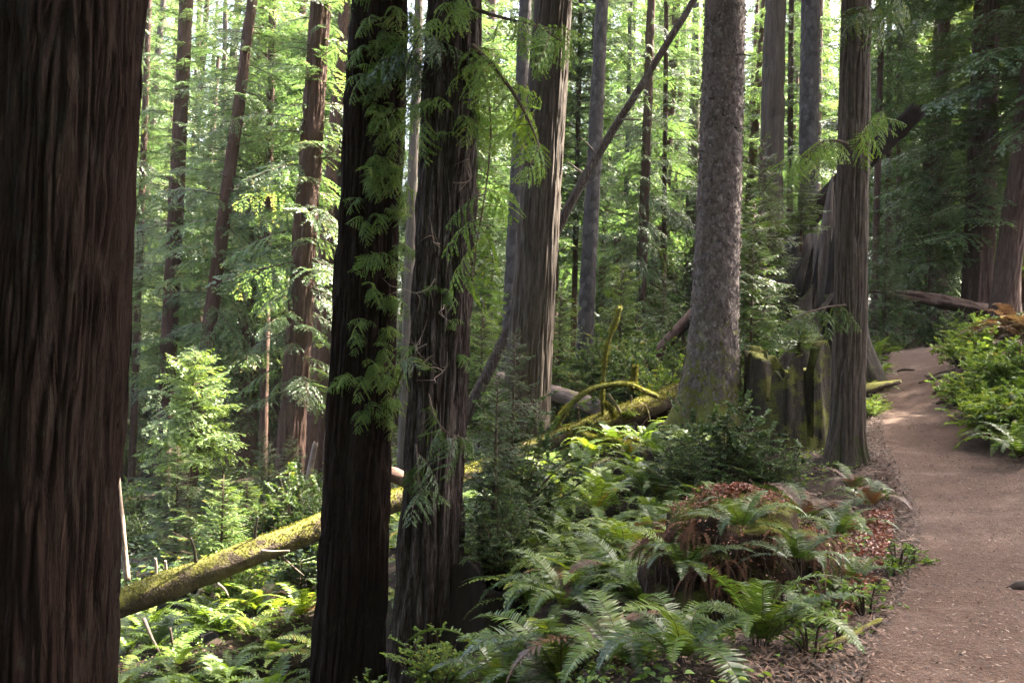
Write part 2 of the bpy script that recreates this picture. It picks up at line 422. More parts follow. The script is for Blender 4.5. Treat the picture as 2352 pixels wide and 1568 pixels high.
GW = np.array([at(*p) for p in GP] + [(.8, .5, .12), (2.5, 0, .2), (-3, 0, -.7), (-8, 2, -2.2), (6, 2, 1.2), (-14, 12, -3.4),
      (-40, 60, -4.0), (0, 90, 4.0), (40, 90, 9.0), (-40, 110, 6.0), (30, 40, 6.0), (22, 16, 6.5), (14, 6, 4.0), (-30, 25, -4.5)])
_C2 = 1.2
def _phi(d2): return np.sqrt(d2 + _C2)
_D2 = ((GW[:, None, :2] - GW[None, :, :2]) ** 2).sum(-1)
_A = np.zeros((len(GW) + 1,) * 2); _A[:-1, :-1] = _phi(_D2) - np.eye(len(GW)) * .05; _A[:-1, -1] = 1; _A[-1, :-1] = 1
_W = np.linalg.solve(_A, np.append(GW[:, 2], 0))

def g0(x, y):
    x = np.asarray(x, float); y = np.asarray(y, float); sh = x.shape
    xf = np.clip(x.ravel(), -90, 90); yf = np.clip(y.ravel(), -30, 140)
    out = np.empty(len(xf))
    for i in range(0, len(xf), 20000):
        d2 = (xf[i:i + 20000, None] - GW[None, :, 0]) ** 2 + (yf[i:i + 20000, None] - GW[None, :, 1]) ** 2
        out[i:i + 20000] = _phi(d2) @ _W[:-1] + _W[-1]
    return np.clip(out, -9, 30).reshape(sh)

EL = [(.0, .1)] + [(at(*p)[1], at(*p)[0]) for p in [(1790, 1568, 3.9), (2085, 1250, 6.8), (1995, 1050, 10.9), (1988, 950, 15.2), (2042, 815, 24), (2030, 806, 31)]]
ER = [(.0, 1.9)] + [(at(*p)[1], at(*p)[0]) for p in [(2850, 1568, 3.9), (2730, 1245, 6.8), (2380, 1050, 10.9), (2200, 947, 15.2), (2180, 813, 24), (2120, 806, 31)]]
EL = np.array(EL); ER = np.array(ER)
def sm_interp(y, E):
    k = np.linspace(-1.5, 1.5, 7)
    return np.mean([np.interp(y + a, E[:, 0], E[:, 1]) for a in k], axis=0)
def trail_u(x, y):
    a = sm_interp(y, EL); b = sm_interp(y, ER)
    return (x - (a + b) / 2) / ((b - a) / 2)

def g(x, y):
    x = np.asarray(x, float); y = np.asarray(y, float)
    z = g0(x, y)
    u = np.abs(trail_u(x, y)); off = ss(.9, 1.5, u) + (1 - ss(32, 36, y)) * 0
    z = z + off * (.30 * fbm(x * .9, y * .9, 11, 3) + .10 * fbm(x * 5, y * 5, 21, 3)) + (1 - off) * .03 * fbm(x * 2, y * 2, 31, 3)
    return z

def gz(x, y): return float(g(np.array([x]), np.array([y]))[0])

def hit(px, py, tmin=2.5):
    """Where the line of sight of a pixel meets the ground."""
    v = RM @ np.array([(px - 1176.0) / F, -(py - 784.0) / F, -1.0])
    t = np.concatenate([np.arange(tmin, 25, .04), np.arange(25, 120, .2)])
    P = CAM + v * t[:, None]
    k = np.where(P[:, 2] < g(P[:, 0], P[:, 1]))[0]
    i = k[0] if len(k) else len(t) - 1
    return P[i]

def axis_vals(lo, hi, step, out_lo, out_hi, grow=1.09):
    v = list(np.arange(lo, hi, step)); s = step
    while v[-1] < out_hi: s *= grow; v.append(v[-1] + s)
    s = step
    while v[0] > out_lo: s *= grow; v.insert(0, v[0] - s)
    return np.array(v)

xs = axis_vals(-3.2, 6.5, .075, -420, 420); ys = axis_vals(2.4, 13, .075, -60, 520)
X, Y = np.meshgrid(xs, ys, indexing='ij')
V = np.stack([X, Y, g(X, Y)], -1).reshape(-1, 3)
nx, ny = len(xs), len(ys)
I, J = np.meshgrid(np.arange(nx - 1), np.arange(ny - 1), indexing='ij')
q = (I * ny + J).ravel()
mb = Mb(); mb.add(V, np.stack([q, q + ny, q + ny + 1, q + 1], 1), 0, .5, True)
structure('ground', mb.mesh('ground', [M['soil']]))

def trail_z(x, y):
    u = np.abs(trail_u(x, y)); wob = fbm(x * 1.5, y * 1.5, 41, 3) * .9 + fbm(x * 7, y * 7, 44, 2) * .35
    return g(x, y) + .03 + .016 * fbm(x * 6, y * 6, 51, 3) + .010 * fbm(x * 22, y * 22, 54, 2) - .16 * ss(.78, 1.22, u + wob * .35) + .02 * u ** 2
def surf(x, y):
    return np.where((np.abs(trail_u(x, y)) < 1.22) & (y < 32), np.maximum(g(x, y), trail_z(x, y)), g(x, y))
yy = np.concatenate([np.arange(.2, 3, .06), np.arange(3, 10, .03), np.arange(10, 32, .06)]); NU = 110; uu = np.linspace(-1.22, 1.22, NU)
a = sm_interp(yy, EL); b = sm_interp(yy, ER)
X = (a + b)[:, None] / 2 + uu[None] * (b - a)[:, None] / 2; Yg = np.repeat(yy[:, None], NU, 1)
Z = trail_z(X, Yg)
V = np.stack([X, Yg, Z], -1).reshape(-1, 3)
I, J = np.meshgrid(np.arange(len(yy) - 1), np.arange(NU - 1), indexing='ij'); q = (I * NU + J).ravel()
mb = Mb(); mb.add(V, np.stack([q, q + 1, q + NU + 1, q + NU], 1), 0, .5, True)
structure('trail', mb.mesh('trail', [M['trail']]))

# ------------------------------------------------------------------ foliage builders
def branch_unit(rng, L, leafL, leafW, droop=.25, rise=.1, sub=.40, gap=.085, step=.5, sdroop=.35, flat=.3):
    """One conifer branch along +X: arrays of leaf foot, direction, normal, length, width and random number, and its woody line."""
    n = max(5, int(L / (gap)))
    P_, D_, N_, Ln, W_, Rn = [], [], [], [], [], []
    def ax(s): return np.stack([s, .06 * L * np.sin(s / L * 3 + ph), rise * s - droop * s * s / L], -1)
    ph = rng.random() * 6
    for i in range(n):
        s = L * (.1 + .9 * (i + .6 * rng.random()) / n)
        side = 1 if (i % 2) else -1
        l = sub * L * (1 - (s / L) ** 1.6) * min(1, .35 + 2.2 * s / L) * rng.uniform(.6, 1.2) + leafL * .9
        if rng.random() < .08: continue
        ang = side * math.radians(rng.uniform(42, 66))
        p0 = ax(np.array(s)); sl = rise - 2 * droop * s / L
        d = np.array([math.cos(ang), math.sin(ang), sl * .7 + rng.normal(0, .12)])
        m = max(2, int(l / (leafL * step))) * 2
        t = (np.arange(m) // 2 + .5 + rng.uniform(-.2, .2, m)) / (m // 2) * l
        pts = p0 + d * t[:, None] + np.array([0, 0, -1]) * (sdroop * t ** 2 / max(l, .2))[:, None]
        sgn = np.where(np.arange(m) % 2, 1, -1) * math.radians(42)
        ca, sa = np.cos(sgn), np.sin(sgn)
        dd = np.stack([d[0] * ca - d[1] * sa, d[0] * sa + d[1] * ca, d[2] - 2 * sdroop * t / max(l, .2) * .8], -1)
        P_.append(pts); D_.append(dd + rng.normal(0, .12, dd.shape))
        nn = np.tile([0, 0, 1.0], (m, 1)) + rng.normal(0, flat, (m, 3)); nn[:, 0] += .2; N_.append(nn)
        Ln.append(leafL * rng.uniform(.7, 1.25, m) * (1 - .35 * t / l)); W_.append(leafW * rng.uniform(.7, 1.2, m))
        Rn.append(np.clip(rng.normal(.42, .12) + rng.normal(0, .13, m) + .12 * t / l, 0, 1))
    line = ax(np.linspace(0, L * .97, 7))
    return [np.concatenate(k) for k in (P_, D_, N_, Ln, W_, Rn)], line

def put_branch(mb, unit, line, A, p, s, rng, leaf_m=0, wood_m=1, rad=.012, shade=0.0, ws=1.0):
    P_, D_, N_, Ln, W_, Rn = unit
    V, Q = diamonds((P_ * s) @ A.T + p, D_ @ A.T, N_ @ A.T, Ln * s, W_ * s * ws)
    mb.add(V, Q, leaf_m, np.clip(Rn + shade + rng.normal(0, .06), 0, 1))
    V, Q = tube((line * s) @ A.T + p, np.linspace(rad, rad * .25, len(line)), 4, False)
    mb.add(V, Q, wood_m, .5, True)

UN = [branch_unit(np.random.default_rng(100 + i), 2.3, .118, .046, droop=.22 + .04 * (i % 3), rise=.12, gap=.072) for i in range(7)]
UY = [branch_unit(np.random.default_rng(200 + i), .8, .062, .026, droop=.16, rise=.2, gap=.05) for i in range(5)]
US = [branch_unit(np.random.default_rng(300 + i), .62, .046, .0125, droop=.45, rise=.2, gap=.036, sub=.40, step=.27, sdroop=.9, flat=.4) for i in range(6)]

def crown_mesh(name, seed, H, R, nb, leaf, units=UN, unitL=2.3, power=.8, tip=.18, dip=.0, low=.75):
    rng = np.random.default_rng(seed); mb = Mb()
    az = rng.random() * 6
    for k in range(nb):
        t = (k + rng.random()) / nb
        h = H * t
        L = R * (tip + (1 - tip) * (1 - t) ** power) * rng.uniform(.5, 1.12) * min(1, low + 1.6 * t)
        az += 2.4 + rng.normal(0, .5)
        un, ln = units[rng.integers(len(units))]
        pit = math.radians(rng.uniform(-6, 22) - 28 * t + dip)
        A = rotz(az) @ roty(pit) @ rotx(rng.normal(0, .25))
        put_branch(mb, un, ln, A, np.array([0, 0, h]), L / unitL, rng, rad=.010 * R * .5 + .004)
    return mb.mesh(name, [M[leaf], M['twig']])

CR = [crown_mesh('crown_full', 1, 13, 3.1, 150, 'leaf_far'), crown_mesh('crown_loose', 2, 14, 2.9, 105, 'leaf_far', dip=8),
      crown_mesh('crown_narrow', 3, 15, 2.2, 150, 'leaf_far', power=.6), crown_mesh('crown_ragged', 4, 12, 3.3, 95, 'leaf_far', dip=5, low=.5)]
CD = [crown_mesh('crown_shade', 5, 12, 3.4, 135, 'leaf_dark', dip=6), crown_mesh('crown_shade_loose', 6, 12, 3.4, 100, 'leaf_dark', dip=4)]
CH = [crown_mesh('crown_high', 8, 14, 3.8, 150, 'leaf', power=.7, tip=.3)]
CY = [crown_mesh('sapling_crown', 9, 1.7, 1.12, 120, 'leaf_young', UY, .8, power=.7, tip=.36, low=.8), crown_mesh('sapling_crown_low', 10, 2.2, .8, 130, 'leaf_bank', UY, .8, power=.7, low=.6),
      crown_mesh('sapling_crown_dark', 11, 2.4, .75, 130, 'leaf', UY, .8, power=.8)]

# ------------------------------------------------------------------ bark relief and trunks
def rel_redwood(amp=.03, pitch=.055, seed=1):
    def f(th, z, r):
        c = th / (2 * math.pi)
        K = max(12, int(2 * math.pi * r / pitch * 1.5)); K2 = max(6, K // 3)
        w = (vn(c * 7, z * .6, 7, seed) - .5) * .9 + (vn(c * 18, z * 2.2, 18, seed + 5) - .5) * .45
        a = vn(c * K + w, z * 1.5, K, seed + 1)
        b = vn(c * K2 + w * .5, z * .6, K2, seed + 2)
        d = vn(c * K * 2.0 + w * 2, z * 5.0, K * 2, seed + 3)
        e = vn(c * K + w + .4, z * 2.6, K, seed + 7)
        furrow = np.exp(-((a - .5) / .13) ** 2) + .45 * np.exp(-((b - .5) / .06) ** 2)
        return amp * (.45 - .85 * furrow + .35 * (b - .5) + .5 * (e - .5) + .55 * (d - .5) * (1 - np.clip(furrow, 0, 1)))
    return f

def rel_scaly(amp=.02, seed=9):
    def f(th, z, r):
        K = max(12, int(2 * math.pi * r / .06)); K2 = K * 2
        a = vn(th / (2 * math.pi) * K + (vn(th * 3, z * 6, 0, seed) - .5), z * 12, K, seed + 1)
        b = vn(th / (2 * math.pi) * K2, z * 22, K2, seed + 2)
        return amp * (ss(.35, .6, a) - .5 + .5 * (b - .5))
    return f

def trunk_verts(axis, r0, r1, H, zs, n, relief=None, flare=0.0, flare_h=.6, lobes=0, seed=0, top_r=None):
    """axis: unit vector. r0 at z = 0, r1 at z = H; a root flare at the foot."""
    th = np.arange(n) * 2 * np.pi / n
    A = np.array(Vector((0, 0, 1)).rotation_difference(Vector(axis)).to_matrix())
    T, Zg = np.meshgrid(th, zs)
    t = np.clip(Zg / H, 0, 1)
    r = r0 + (r1 - r0) * t
    fl = flare * np.exp(-np.maximum(Zg, -.3) / flare_h)
    if lobes: fl = fl * (1 + .7 * np.sin(lobes * T + seed) * .7 + .4 * np.sin((lobes + 2) * T + 2 * seed))
    r = r + fl + r0 * .07 * (vn(T / (2 * np.pi) * 4, Zg * .5, 4, seed + 40) - .5)
    if relief: r = r + relief(T, Zg, r0)
    V = np.stack([r * np.cos(T), r * np.sin(T), Zg], -1).reshape(-1, 3) @ A.T
    k = len(zs); j = np.arange(n); jn = (j + 1) % n
    Q = np.concatenate([np.stack([i * n + j, i * n + jn, (i + 1) * n + jn, (i + 1) * n + j], 1) for i in range(k - 1)])
    return V, Q

def line_tree(d, lo, hi, w_lo, w_hi):
    """Two pixels on a trunk's axis and its widths there -> foot on the ground, axis, radius as a function of height."""
    B = at(lo[0], lo[1], d); T = at_y(hi[0], hi[1], B[1])
    u = nrm(T - B); s = 0.0
    for _ in range(60):
        P = B + u * s
        s -= (P[2] - gz(P[0], P[1])) / max(u[2], .3) * .7
    P = B + u * s
    Lq = np.linalg.norm(T - B); ra = w_lo / 2 / F * d; rb = w_hi / 2 / F * np.linalg.norm(T - CAM) * .97
    k = (rb - ra) / Lq
    return P, u, (lambda h: max(.02, ra + k * (h + s))), Lq - s

def make_tree(name, label, cat, bark, d, lo, hi, w_lo, w_hi, H=None, n=24, dz=.25, relief=None, flare=.0, flare_h=.5, lobes=0, crowns=(), group=None, seed=0, near_top=None):
    P, u, rf, hv = line_tree(d, lo, hi, w_lo, w_hi)
    H = H or hv * 1.0 + 14
    Hs = hv + .8
    zs = list(np.arange(-.45, min(Hs, H), dz))
    zs += list(np.linspace(zs[-1] + dz, H, 10)) if H > zs[-1] + dz else []
    zs = np.array(zs)
    r0 = rf(0); slope = (rf(hv) - r0) / hv
    rtop = max(.06, r0 + slope * H)
    V, Q = trunk_verts(u, r0, rtop, H, zs, n, relief, flare, flare_h, lobes, seed)
    mb = Mb(); mb.add(V, Q, 0, .5, True)
    t = thing(name, label, cat, P, group)
    link('trunk', mb.mesh('trunk', [M[bark]]), t)
    qz = Vector((0, 0, 1)).rotation_difference(Vector(u))
    for (me, h, s, sz) in crowns:
        c = link('crown', me, t); c.location = Vector(u * h)
        c.rotation_mode = 'QUATERNION'; c.rotation_quaternion = qz @ Quaternion((0, 0, 1), random.random() * 6.28)
        c.scale = (s, s, sz)
    return t, P, u, rf

G_ = dict
# the three near redwoods
t_big, Pb, ub, rb_ = make_tree('redwood_tree', 'massive dark redwood trunk with shaggy bark, widest and nearest of all', 'tree', 'bark_near', 6.0, (84, 1568), (172, 0), 312, 268,
                               H=22, n=300, dz=.03, relief=rel_redwood(.050, .052, 1), flare=.05, flare_h=.8, lobes=5, seed=1, crowns=[(CH[0], 9.5, 1.15, 1.0)])
t_left, Pl, ul, rl = make_tree('redwood_tree', 'dark redwood trunk hung with bright green sprouting sprays all the way up', 'tree', 'bark_near', 8.6, (796, 1568), (876, 0), 152, 118,
                               H=24, n=220, dz=.035, relief=rel_redwood(.044, .055, 2), flare=.05, lobes=4, seed=2, crowns=[(CH[0], 9.0, 1.0, 1.0)])
t_right, Pr, ur, rr = make_tree('redwood_tree', 'dark redwood trunk with pale bark streaks and curly dead twigs, right of its leafy twin', 'tree', 'bark_streak', 8.0, (973, 1560), (1046, 0), 138, 113,
                                H=24, n=220, dz=.035, relief=rel_redwood(.044, .05, 3), flare=.04, lobes=5, seed=3, crowns=[(CH[0], 8.5, 1.0, 1.0)])

def loose_bark(t, n, seed, mat_, Ls=(.10, .40), Ws=(.004, .012), zmax=6.5):
    tr = next(c for c in t.children if c.name.startswith('trunk')); me = tr.data
    co = np.empty(len(me.vertices) * 3, np.float32); me.vertices.foreach_get('co', co); co = co.reshape(-1, 3)
    no = np.empty(len(me.vertices) * 3, np.float32); me.vertex_normals.foreach_get('vector', no); no = no.reshape(-1, 3)
    rng = np.random.default_rng(seed); ok = np.where((co[:, 2] > .1) & (co[:, 2] < zmax))[0]; mb = Mb()
    for i in rng.choice(ok, n, replace=False):
        p, nn = co[i].astype(float), nrm(no[i].astype(float)); up = nrm(np.array([0, 0, 1.]) - nn * nn[2] + rng.normal(0, .10, 3)); sd = np.cross(up, nn)
        L = rng.uniform(*Ls); w = rng.uniform(*Ws); lift = rng.uniform(.002, .03) * (1 if rng.random() < .4 else .3); k = 6
        tt = np.linspace(0, 1, k)[:, None]; bow = lift * (tt ** 2 if rng.random() < .5 else (1 - tt) ** 2)
        c_ = p + up * L * (tt - .5) + nn * (.003 + bow) + sd * .006 * np.sin(tt * 3 + rng.random() * 6)
        ww = w * np.sin(np.clip(tt * 2.6 + .25, 0, 3.0)) * .5 + .001
        V = np.concatenate([c_ - sd * ww, c_ + sd * ww]); Q = [[a_, a_ + 1, k + a_ + 1, k + a_] for a_ in range(k - 1)]; mb.add(V, Q, 1, rng.random() ** 1.5 * .6, True)
    me.materials.append(M[mat_]); st = mb.mesh('strips', [me.materials[0], M[mat_]])      # the shed strips stay in the trunk's own mesh
    bm = bmesh.new(); bm.from_mesh(me); bm.from_mesh(st); bm.to_mesh(me); bm.free(); bpy.data.meshes.remove(st)
loose_bark(t_big, 900, 1, 'bark_strip'); loose_bark(t_left, 420, 2, 'bark_strip', (.10, .3)); loose_bark(t_right, 420, 3, 'bark_strip', (.10, .3))

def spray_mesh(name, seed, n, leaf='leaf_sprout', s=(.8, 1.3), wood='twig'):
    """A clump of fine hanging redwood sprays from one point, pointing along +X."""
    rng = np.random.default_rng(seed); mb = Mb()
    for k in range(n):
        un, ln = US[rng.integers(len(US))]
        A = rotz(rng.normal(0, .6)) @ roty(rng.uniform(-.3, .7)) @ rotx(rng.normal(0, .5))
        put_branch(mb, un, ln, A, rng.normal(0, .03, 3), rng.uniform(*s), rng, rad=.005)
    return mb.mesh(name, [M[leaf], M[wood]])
SP = [spray_mesh('leafy_sprays', 400 + i, 3 + i % 2) for i in range(5)]

def add_sprays(t, u, rf, spots, rng, to_cam=True, scale=(.75, 1.2)):
    """spots: (height, azimuth) on the trunk; each a 'branch' part standing out of the bark."""
    for h, azm in spots:
        c = link('branch', SP[rng.integers(len(SP))], t)
        p = u * h + np.array([math.cos(azm), math.sin(azm), 0]) * rf(h) * .97
        c.location = Vector(p); c.rotation_euler = (0, rng.uniform(-.1, .5), azm + rng.normal(0, .3))
        s = rng.uniform(*scale); c.scale = (s, s, s)

rng = np.random.default_rng(55)
hv_l = (at_y(878, 0, Pl[1])[2] - Pl[2])
spots = []
while len(spots) < 150:
    h = rng.uniform(2.6, hv_l + .6); f = (h - 2.6) / (hv_l - 2.6)
    az = -math.pi / 2 + rng.normal(.65, .6)
    if rng.random() < .35 + .65 * f: spots.append((h, az))
add_sprays(t_left, ul, rl, spots, rng, scale=(.15, .37))
hv_r = (at_y(1045, 0, Pr[1])[2] - Pr[2])
spots = [(rng.uniform(hv_r - 1.3, hv_r + .5), -math.pi / 2 + rng.normal(0, .9)) for _ in range(16)] + [(rng.uniform(2.8, hv_r - 1), rng.choice([-.5, -2.6, -1.3]) + rng.normal(0, .35)) for _ in range(10)]
add_sprays(t_right, ur, rr, spots[:16], rng, scale=(.3, .55)); add_sprays(t_right, ur, rr, spots[16:], rng, scale=(.16, .32))

# the long hanging limb right of the second twin, with sprays on it
def limb(t, P0, pts, r, wood='twig', leaf='leaf', nspray=14, seed=1, sc=(.7, 1.1), down=.5):
    W = curve_pts(pts, 30); rng = np.random.default_rng(seed)
    mb = Mb(); V, Q = tube(W - P0, np.linspace(r, r * .2, len(W)), 6); mb.add(V, Q, 1, .5, True)
    for k in range(nspray):
        i = rng.integers(int(len(W) * .15), len(W)); un, ln = US[rng.integers(len(US))]
        A = rotz(rng.uniform(0, 6.28)) @ roty(rng.uniform(.0, .9) * down * 2) @ rotx(rng.normal(0, .5))
        put_branch(mb, un, ln, A, W[i] - P0, rng.uniform(*sc), rng, rad=.004)
    return link('branch', mb.mesh('branch', [M[leaf], M[wood]]), t)
D3 = 8.0
limb(t_right, Pr, [at(1085, 105, 7.9), at(1130, 150, 7.7), at(1180, 215, 7.5), at(1225, 300, 7.4), at(1250, 380, 7.3)], .022, leaf='leaf_sprout', nspray=20, seed=3, sc=(.4, .75))
limb(t_right, Pr, [at(1085, 70, 8.0), at(1125, 250, 7.8), at(1120, 400, 7.7), at(1095, 560, 7.7), at(1088, 640, 7.7)], .012, leaf='leaf_sprout', nspray=8, seed=4, sc=(.5, .8))
limb(t_right, Pr, [at(1085, 20, 8.0), at(1150, 40, 7.7), at(1230, 60, 7.4), at(1290, 95, 7.2)], .02, leaf='leaf_sprout', nspray=14, seed=5, sc=(.4, .7))
limb(t_left, Pl, [at(905, 905, 8.4), at(925, 850, 8.0), at(938, 820, 7.8), at(960, 810, 7.6)], .01, nspray=4, seed=6, sc=(.4, .7))
limb(t_left, Pl, [at(925, 180, 8.4), at(950, 110, 8.0), at(975, 60, 7.8)], .012, nspray=12, seed=7, sc=(.5, .9))
limb(t_right, Pr, [at(985, 905, 7.6), at(1000, 960, 7.45), at(1030, 995, 7.35), at(1050, 1000, 7.3)], .008, nspray=7, seed=8, sc=(.35, .55))
limb(t_right, Pr, [at(955, 1020, 7.7), at(960, 1070, 7.5), at(965, 1130, 7.45)], .008, nspray=5, seed=9, sc=(.35, .6))

def dead_twigs(t, P0, spots, seed, mat_='pale_twig'):
    rng = np.random.default_rng(seed)
    for (px, py, d) in spots:
        p = at(px, py, d); pts = [p]; dr = nrm(rng.normal(0, 1, 3) + np.array([0, -1.4, .1]))
        for k in range(6):
            dr = nrm(dr + rng.normal(0, .55, 3) + np.array([0, 0, .12])); pts.append(pts[-1] + dr * rng.uniform(.05, .1))
        W = curve_pts(pts, 30) - P0
        mb = Mb(); V, Q = tube(W, np.linspace(.005, .0015, len(W)), 5); mb.add(V, Q, 0, .5, True)
        for j in (8, 14, 19):
            d2 = nrm(rng.normal(0, 1, 3)); e = curve_pts([W[j], W[j] + d2 * .06, W[j] + nrm(d2 + rng.normal(0, .5, 3)) * .15], 8)
            V, Q = tube(e, np.linspace(.004, .001, len(e)), 4); mb.add(V, Q, 0, .5, True)
        link('twig', mb.mesh('twig', [M[mat_]]), t)
dead_twigs(t_right, Pr, [(1010, 560, 7.75), (1020, 700, 7.75), (1000, 880, 7.7), (980, 790, 7.7), (1040, 420, 7.8), (1000, 640, 7.75), (1015, 850, 7.7)], 17)

# ------------------------------------------------------------------ the other trees that stand out
make_tree('fir_tree', 'stout straight trunk with finely furrowed grey bark behind the green bush', 'tree', 'bark_grey', 13.0, (1200, 1050), (1270, 0), 106, 68, n=160, dz=.05,
          relief=rel_redwood(.024, .05, 4), flare=.05, lobes=4, seed=4, crowns=[(CH[0], 8.2, 1.0, 1.0)])
t_f4 = bpy.context.scene.objects[-1]
t_sp, Psp, usp, rsp = make_tree('spruce_tree', 'scaly purplish spruce trunk with a mossy flared foot', 'tree', 'bark_spruce', 12.3, (1637, 850), (1667, 0), 108, 83, n=160, dz=.03,
                                relief=rel_scaly(.011), flare=.26, flare_h=.50, lobes=3, seed=5, crowns=[(CH[0], 9.5, .8, .9)])
def flakes(t, n, seed, size, zmax):
    tr = next(c for c in t.children if c.name.startswith('trunk')); me = tr.data
    co = np.empty(len(me.vertices) * 3, np.float32); me.vertices.foreach_get('co', co); co = co.reshape(-1, 3)
    no = np.empty(len(me.vertices) * 3, np.float32); me.vertex_normals.foreach_get('vector', no); no = nrm(no.reshape(-1, 3))
    rng = np.random.default_rng(seed); i = rng.choice(np.where((co[:, 2] > .5) & (co[:, 2] < zmax))[0], n, replace=True)
    N = no[i] + rng.normal(0, .13, (n, 3)); P = co[i] + no[i] * .004 + rng.normal(0, .008, (n, 3)); D = np.array([0, 0, 1.]) + rng.normal(0, .5, (n, 3)); D -= N * (D * N).sum(1, keepdims=True) / (N * N).sum(1, keepdims=True)
    V, Q = ovals(P - D * size * .3, D + no[i] * .09, N, size * rng.uniform(.6, 1.5, n), size * rng.uniform(.6, 1.2, n), .1)
    mb = Mb(); mb.add(V, Q, 0, np.repeat(np.clip(rng.normal(.45, .2, n), 0, .97), 2)); link('bark_flakes', mb.mesh('bark_flakes', [M['flake']]), t)
flakes(t_sp, 9000, 3, .034, 7.0)
rng = np.random.default_rng(8)
for k in range(12):
    h = rng.uniform(2.2, 6.5); a_ = rng.uniform(-3, .2); p = usp * h + np.array([math.cos(a_), math.sin(a_), 0]) * rsp(h) * .95; mb = Mb()
    W = curve_pts([p, p + np.array([math.cos(a_), math.sin(a_), -.2]) * .07, p + np.array([math.cos(a_), math.sin(a_), -.35]) * rng.uniform(.1, .22)], 8)
    V, Q = tube(W, np.linspace(.014, .006, len(W)), 6); mb.add(V, Q, 0, .5, True); link('branch_stub', mb.mesh('branch_stub', [M['deadwood']]), t_sp)
t_tr, Ptr, utr, rtr = make_tree('redwood_tree', 'slim grey-brown trunk rooted at the very edge of the trail', 'tree', 'bark_trail', 10.7, (1945, 1035), (1967, 0), 76, 50, n=140, dz=.035,
                                relief=rel_redwood(.020, .05, 6), flare=.07, flare_h=.25, lobes=4, seed=6, crowns=[(CH[0], 7.5, 1.0, 1.0)])
limb(t_tr, Ptr, [at(1948, 330, 10.6), at(1915, 322, 10.3), at(1880, 330, 10.1), at(1850, 360, 9.9)], .014, leaf='leaf_sprout', nspray=20, seed=11, sc=(.35, .7))
limb(t_tr, Ptr, [at(1960, 350, 10.6), at(1990, 300, 10.3), at(2030, 255, 10.1)], .012, leaf='leaf_sprout', nspray=10, seed=12, sc=(.35, .6))
limb(t_tr, Ptr, [at(1945, 700, 10.6), at(1900, 705, 10.4), at(1850, 720, 10.2), at(1800, 745, 10.1)], .014, leaf='leaf', nspray=14, seed=13, sc=(.35, .65))
limb(t_tr, Ptr, [at(1965, 40, 10.6), at(2010, 20, 10.3), at(2050, -30, 10.1)], .012, leaf='leaf', nspray=14, seed=14, sc=(.5, .9))

make_tree('spruce_tree', 'slender grey trunk standing behind the fallen grey log', 'tree', 'bark_blue', 21.0, (1335, 960), (1383, 0), 40, 28, n=40, dz=.12, relief=rel_scaly(.012, 12), seed=7, crowns=[(CR[1], 15, .6, .8)])
make_tree('dead_tree', 'weathered grey dead trunk with deep splits, above the shattered stump', 'tree', 'deadwood', 25.0, (1770, 470), (1781, 0), 54, 41, n=60, dz=.1, relief=rel_redwood(.05, .11, 8), seed=8)
make_tree('spruce_tree', 'bluish grey spruce trunk with small branch stubs, rising behind the shattered stump', 'tree', 'bark_blue', 23.0, (1858, 330), (1862, 0), 44, 40, n=50, dz=.1, relief=rel_scaly(.018, 13), seed=9, crowns=[(CR[1], 20, .9, .9)])
make_tree('redwood_tree', 'broad dark redwood by the far bend of the trail, draped with dark sprays', 'tree', 'bark_dark', 27.0, (2245, 700), (2268, 0), 66, 47, n=90, dz=.1, relief=rel_redwood(.05, .09, 10), flare=.2, lobes=4, seed=10,
          crowns=[(CD[0], 2.8, 1.1, .8), (CH[0], 9.5, 1.3, 1.1)])
make_tree('redwood_tree', 'dark leaning redwood right of the broad one above the bank', 'tree', 'bark_dark', 25.0, (2305, 690), (2362, 260), 52, 46, n=80, dz=.1, relief=rel_redwood(.05, .09, 11), flare=.15, lobes=3, seed=11, crowns=[(CD[1], 5, 1.1, 1.1)])
make_tree('redwood_tree', 'dark trunk with shaggy foliage left of the sunlit sapling, second from the massive trunk', 'tree', 'bark_dark', 28.0, (372, 1110), (428, 0), 38, 27, n=50, dz=.15, relief=rel_redwood(.03, .1, 12), seed=12,
          crowns=[(CR[2], 2.8, .95, 1.0)])
make_tree('redwood_tree', 'slightly leaning trunk lit red-brown on its right, rising out of the sunlit sapling', 'tree', 'bark_red', 25.0, (437, 1080), (567, 100), 34, 18, n=50, dz=.15, relief=rel_redwood(.03, .09, 13), seed=13, crowns=[(CR[1], 3.6, .8, 1.0)])
make_tree('redwood_tree', 'thick reddish trunk with a bright sunlit right edge, behind the mossy log', 'tree', 'bark_red', 20.0, (657, 1210), (736, 0), 64, 38, n=90, dz=.08, relief=rel_redwood(.045, .09, 14), flare=.1, lobes=4, seed=14,
          crowns=[(CR[3], 2.6, .72, .9)])
make_tree('redwood_tree', 'pale brown trunk just right of the thick reddish one', 'tree', 'bark_red', 24.0, (697, 1190), (768, 300), 34, 22, n=40, dz=.15, relief=rel_redwood(.025, .08, 15), seed=15)
make_tree('redwood_tree', 'narrow sunlit pink-brown trunk close against the leafy dark redwood', 'tree', 'bark_red', 26.0, (722, 1150), (778, 300), 26, 20, n=40, dz=.15, relief=rel_redwood(.02, .08, 16), seed=16)
make_tree('fir_tree', 'pale grey trunk glimpsed between the two dark twin redwoods', 'tree', 'bark_pale', 22.0, (925, 1050), (962, 0), 25, 20, n=40, dz=.15, relief=rel_scaly(.01, 15), seed=17, crowns=[(CR[1], 15, .5, .6)])
make_tree('fir_tree', 'pale spotted trunk tucked behind the left side of the furrowed grey one', 'tree', 'bark_blue', 20.0, (1168, 800), (1207, 0), 34, 24, n=50, dz=.1, relief=rel_scaly(.012, 16), seed=18, crowns=[(CR[1], 15, .5, .6)])
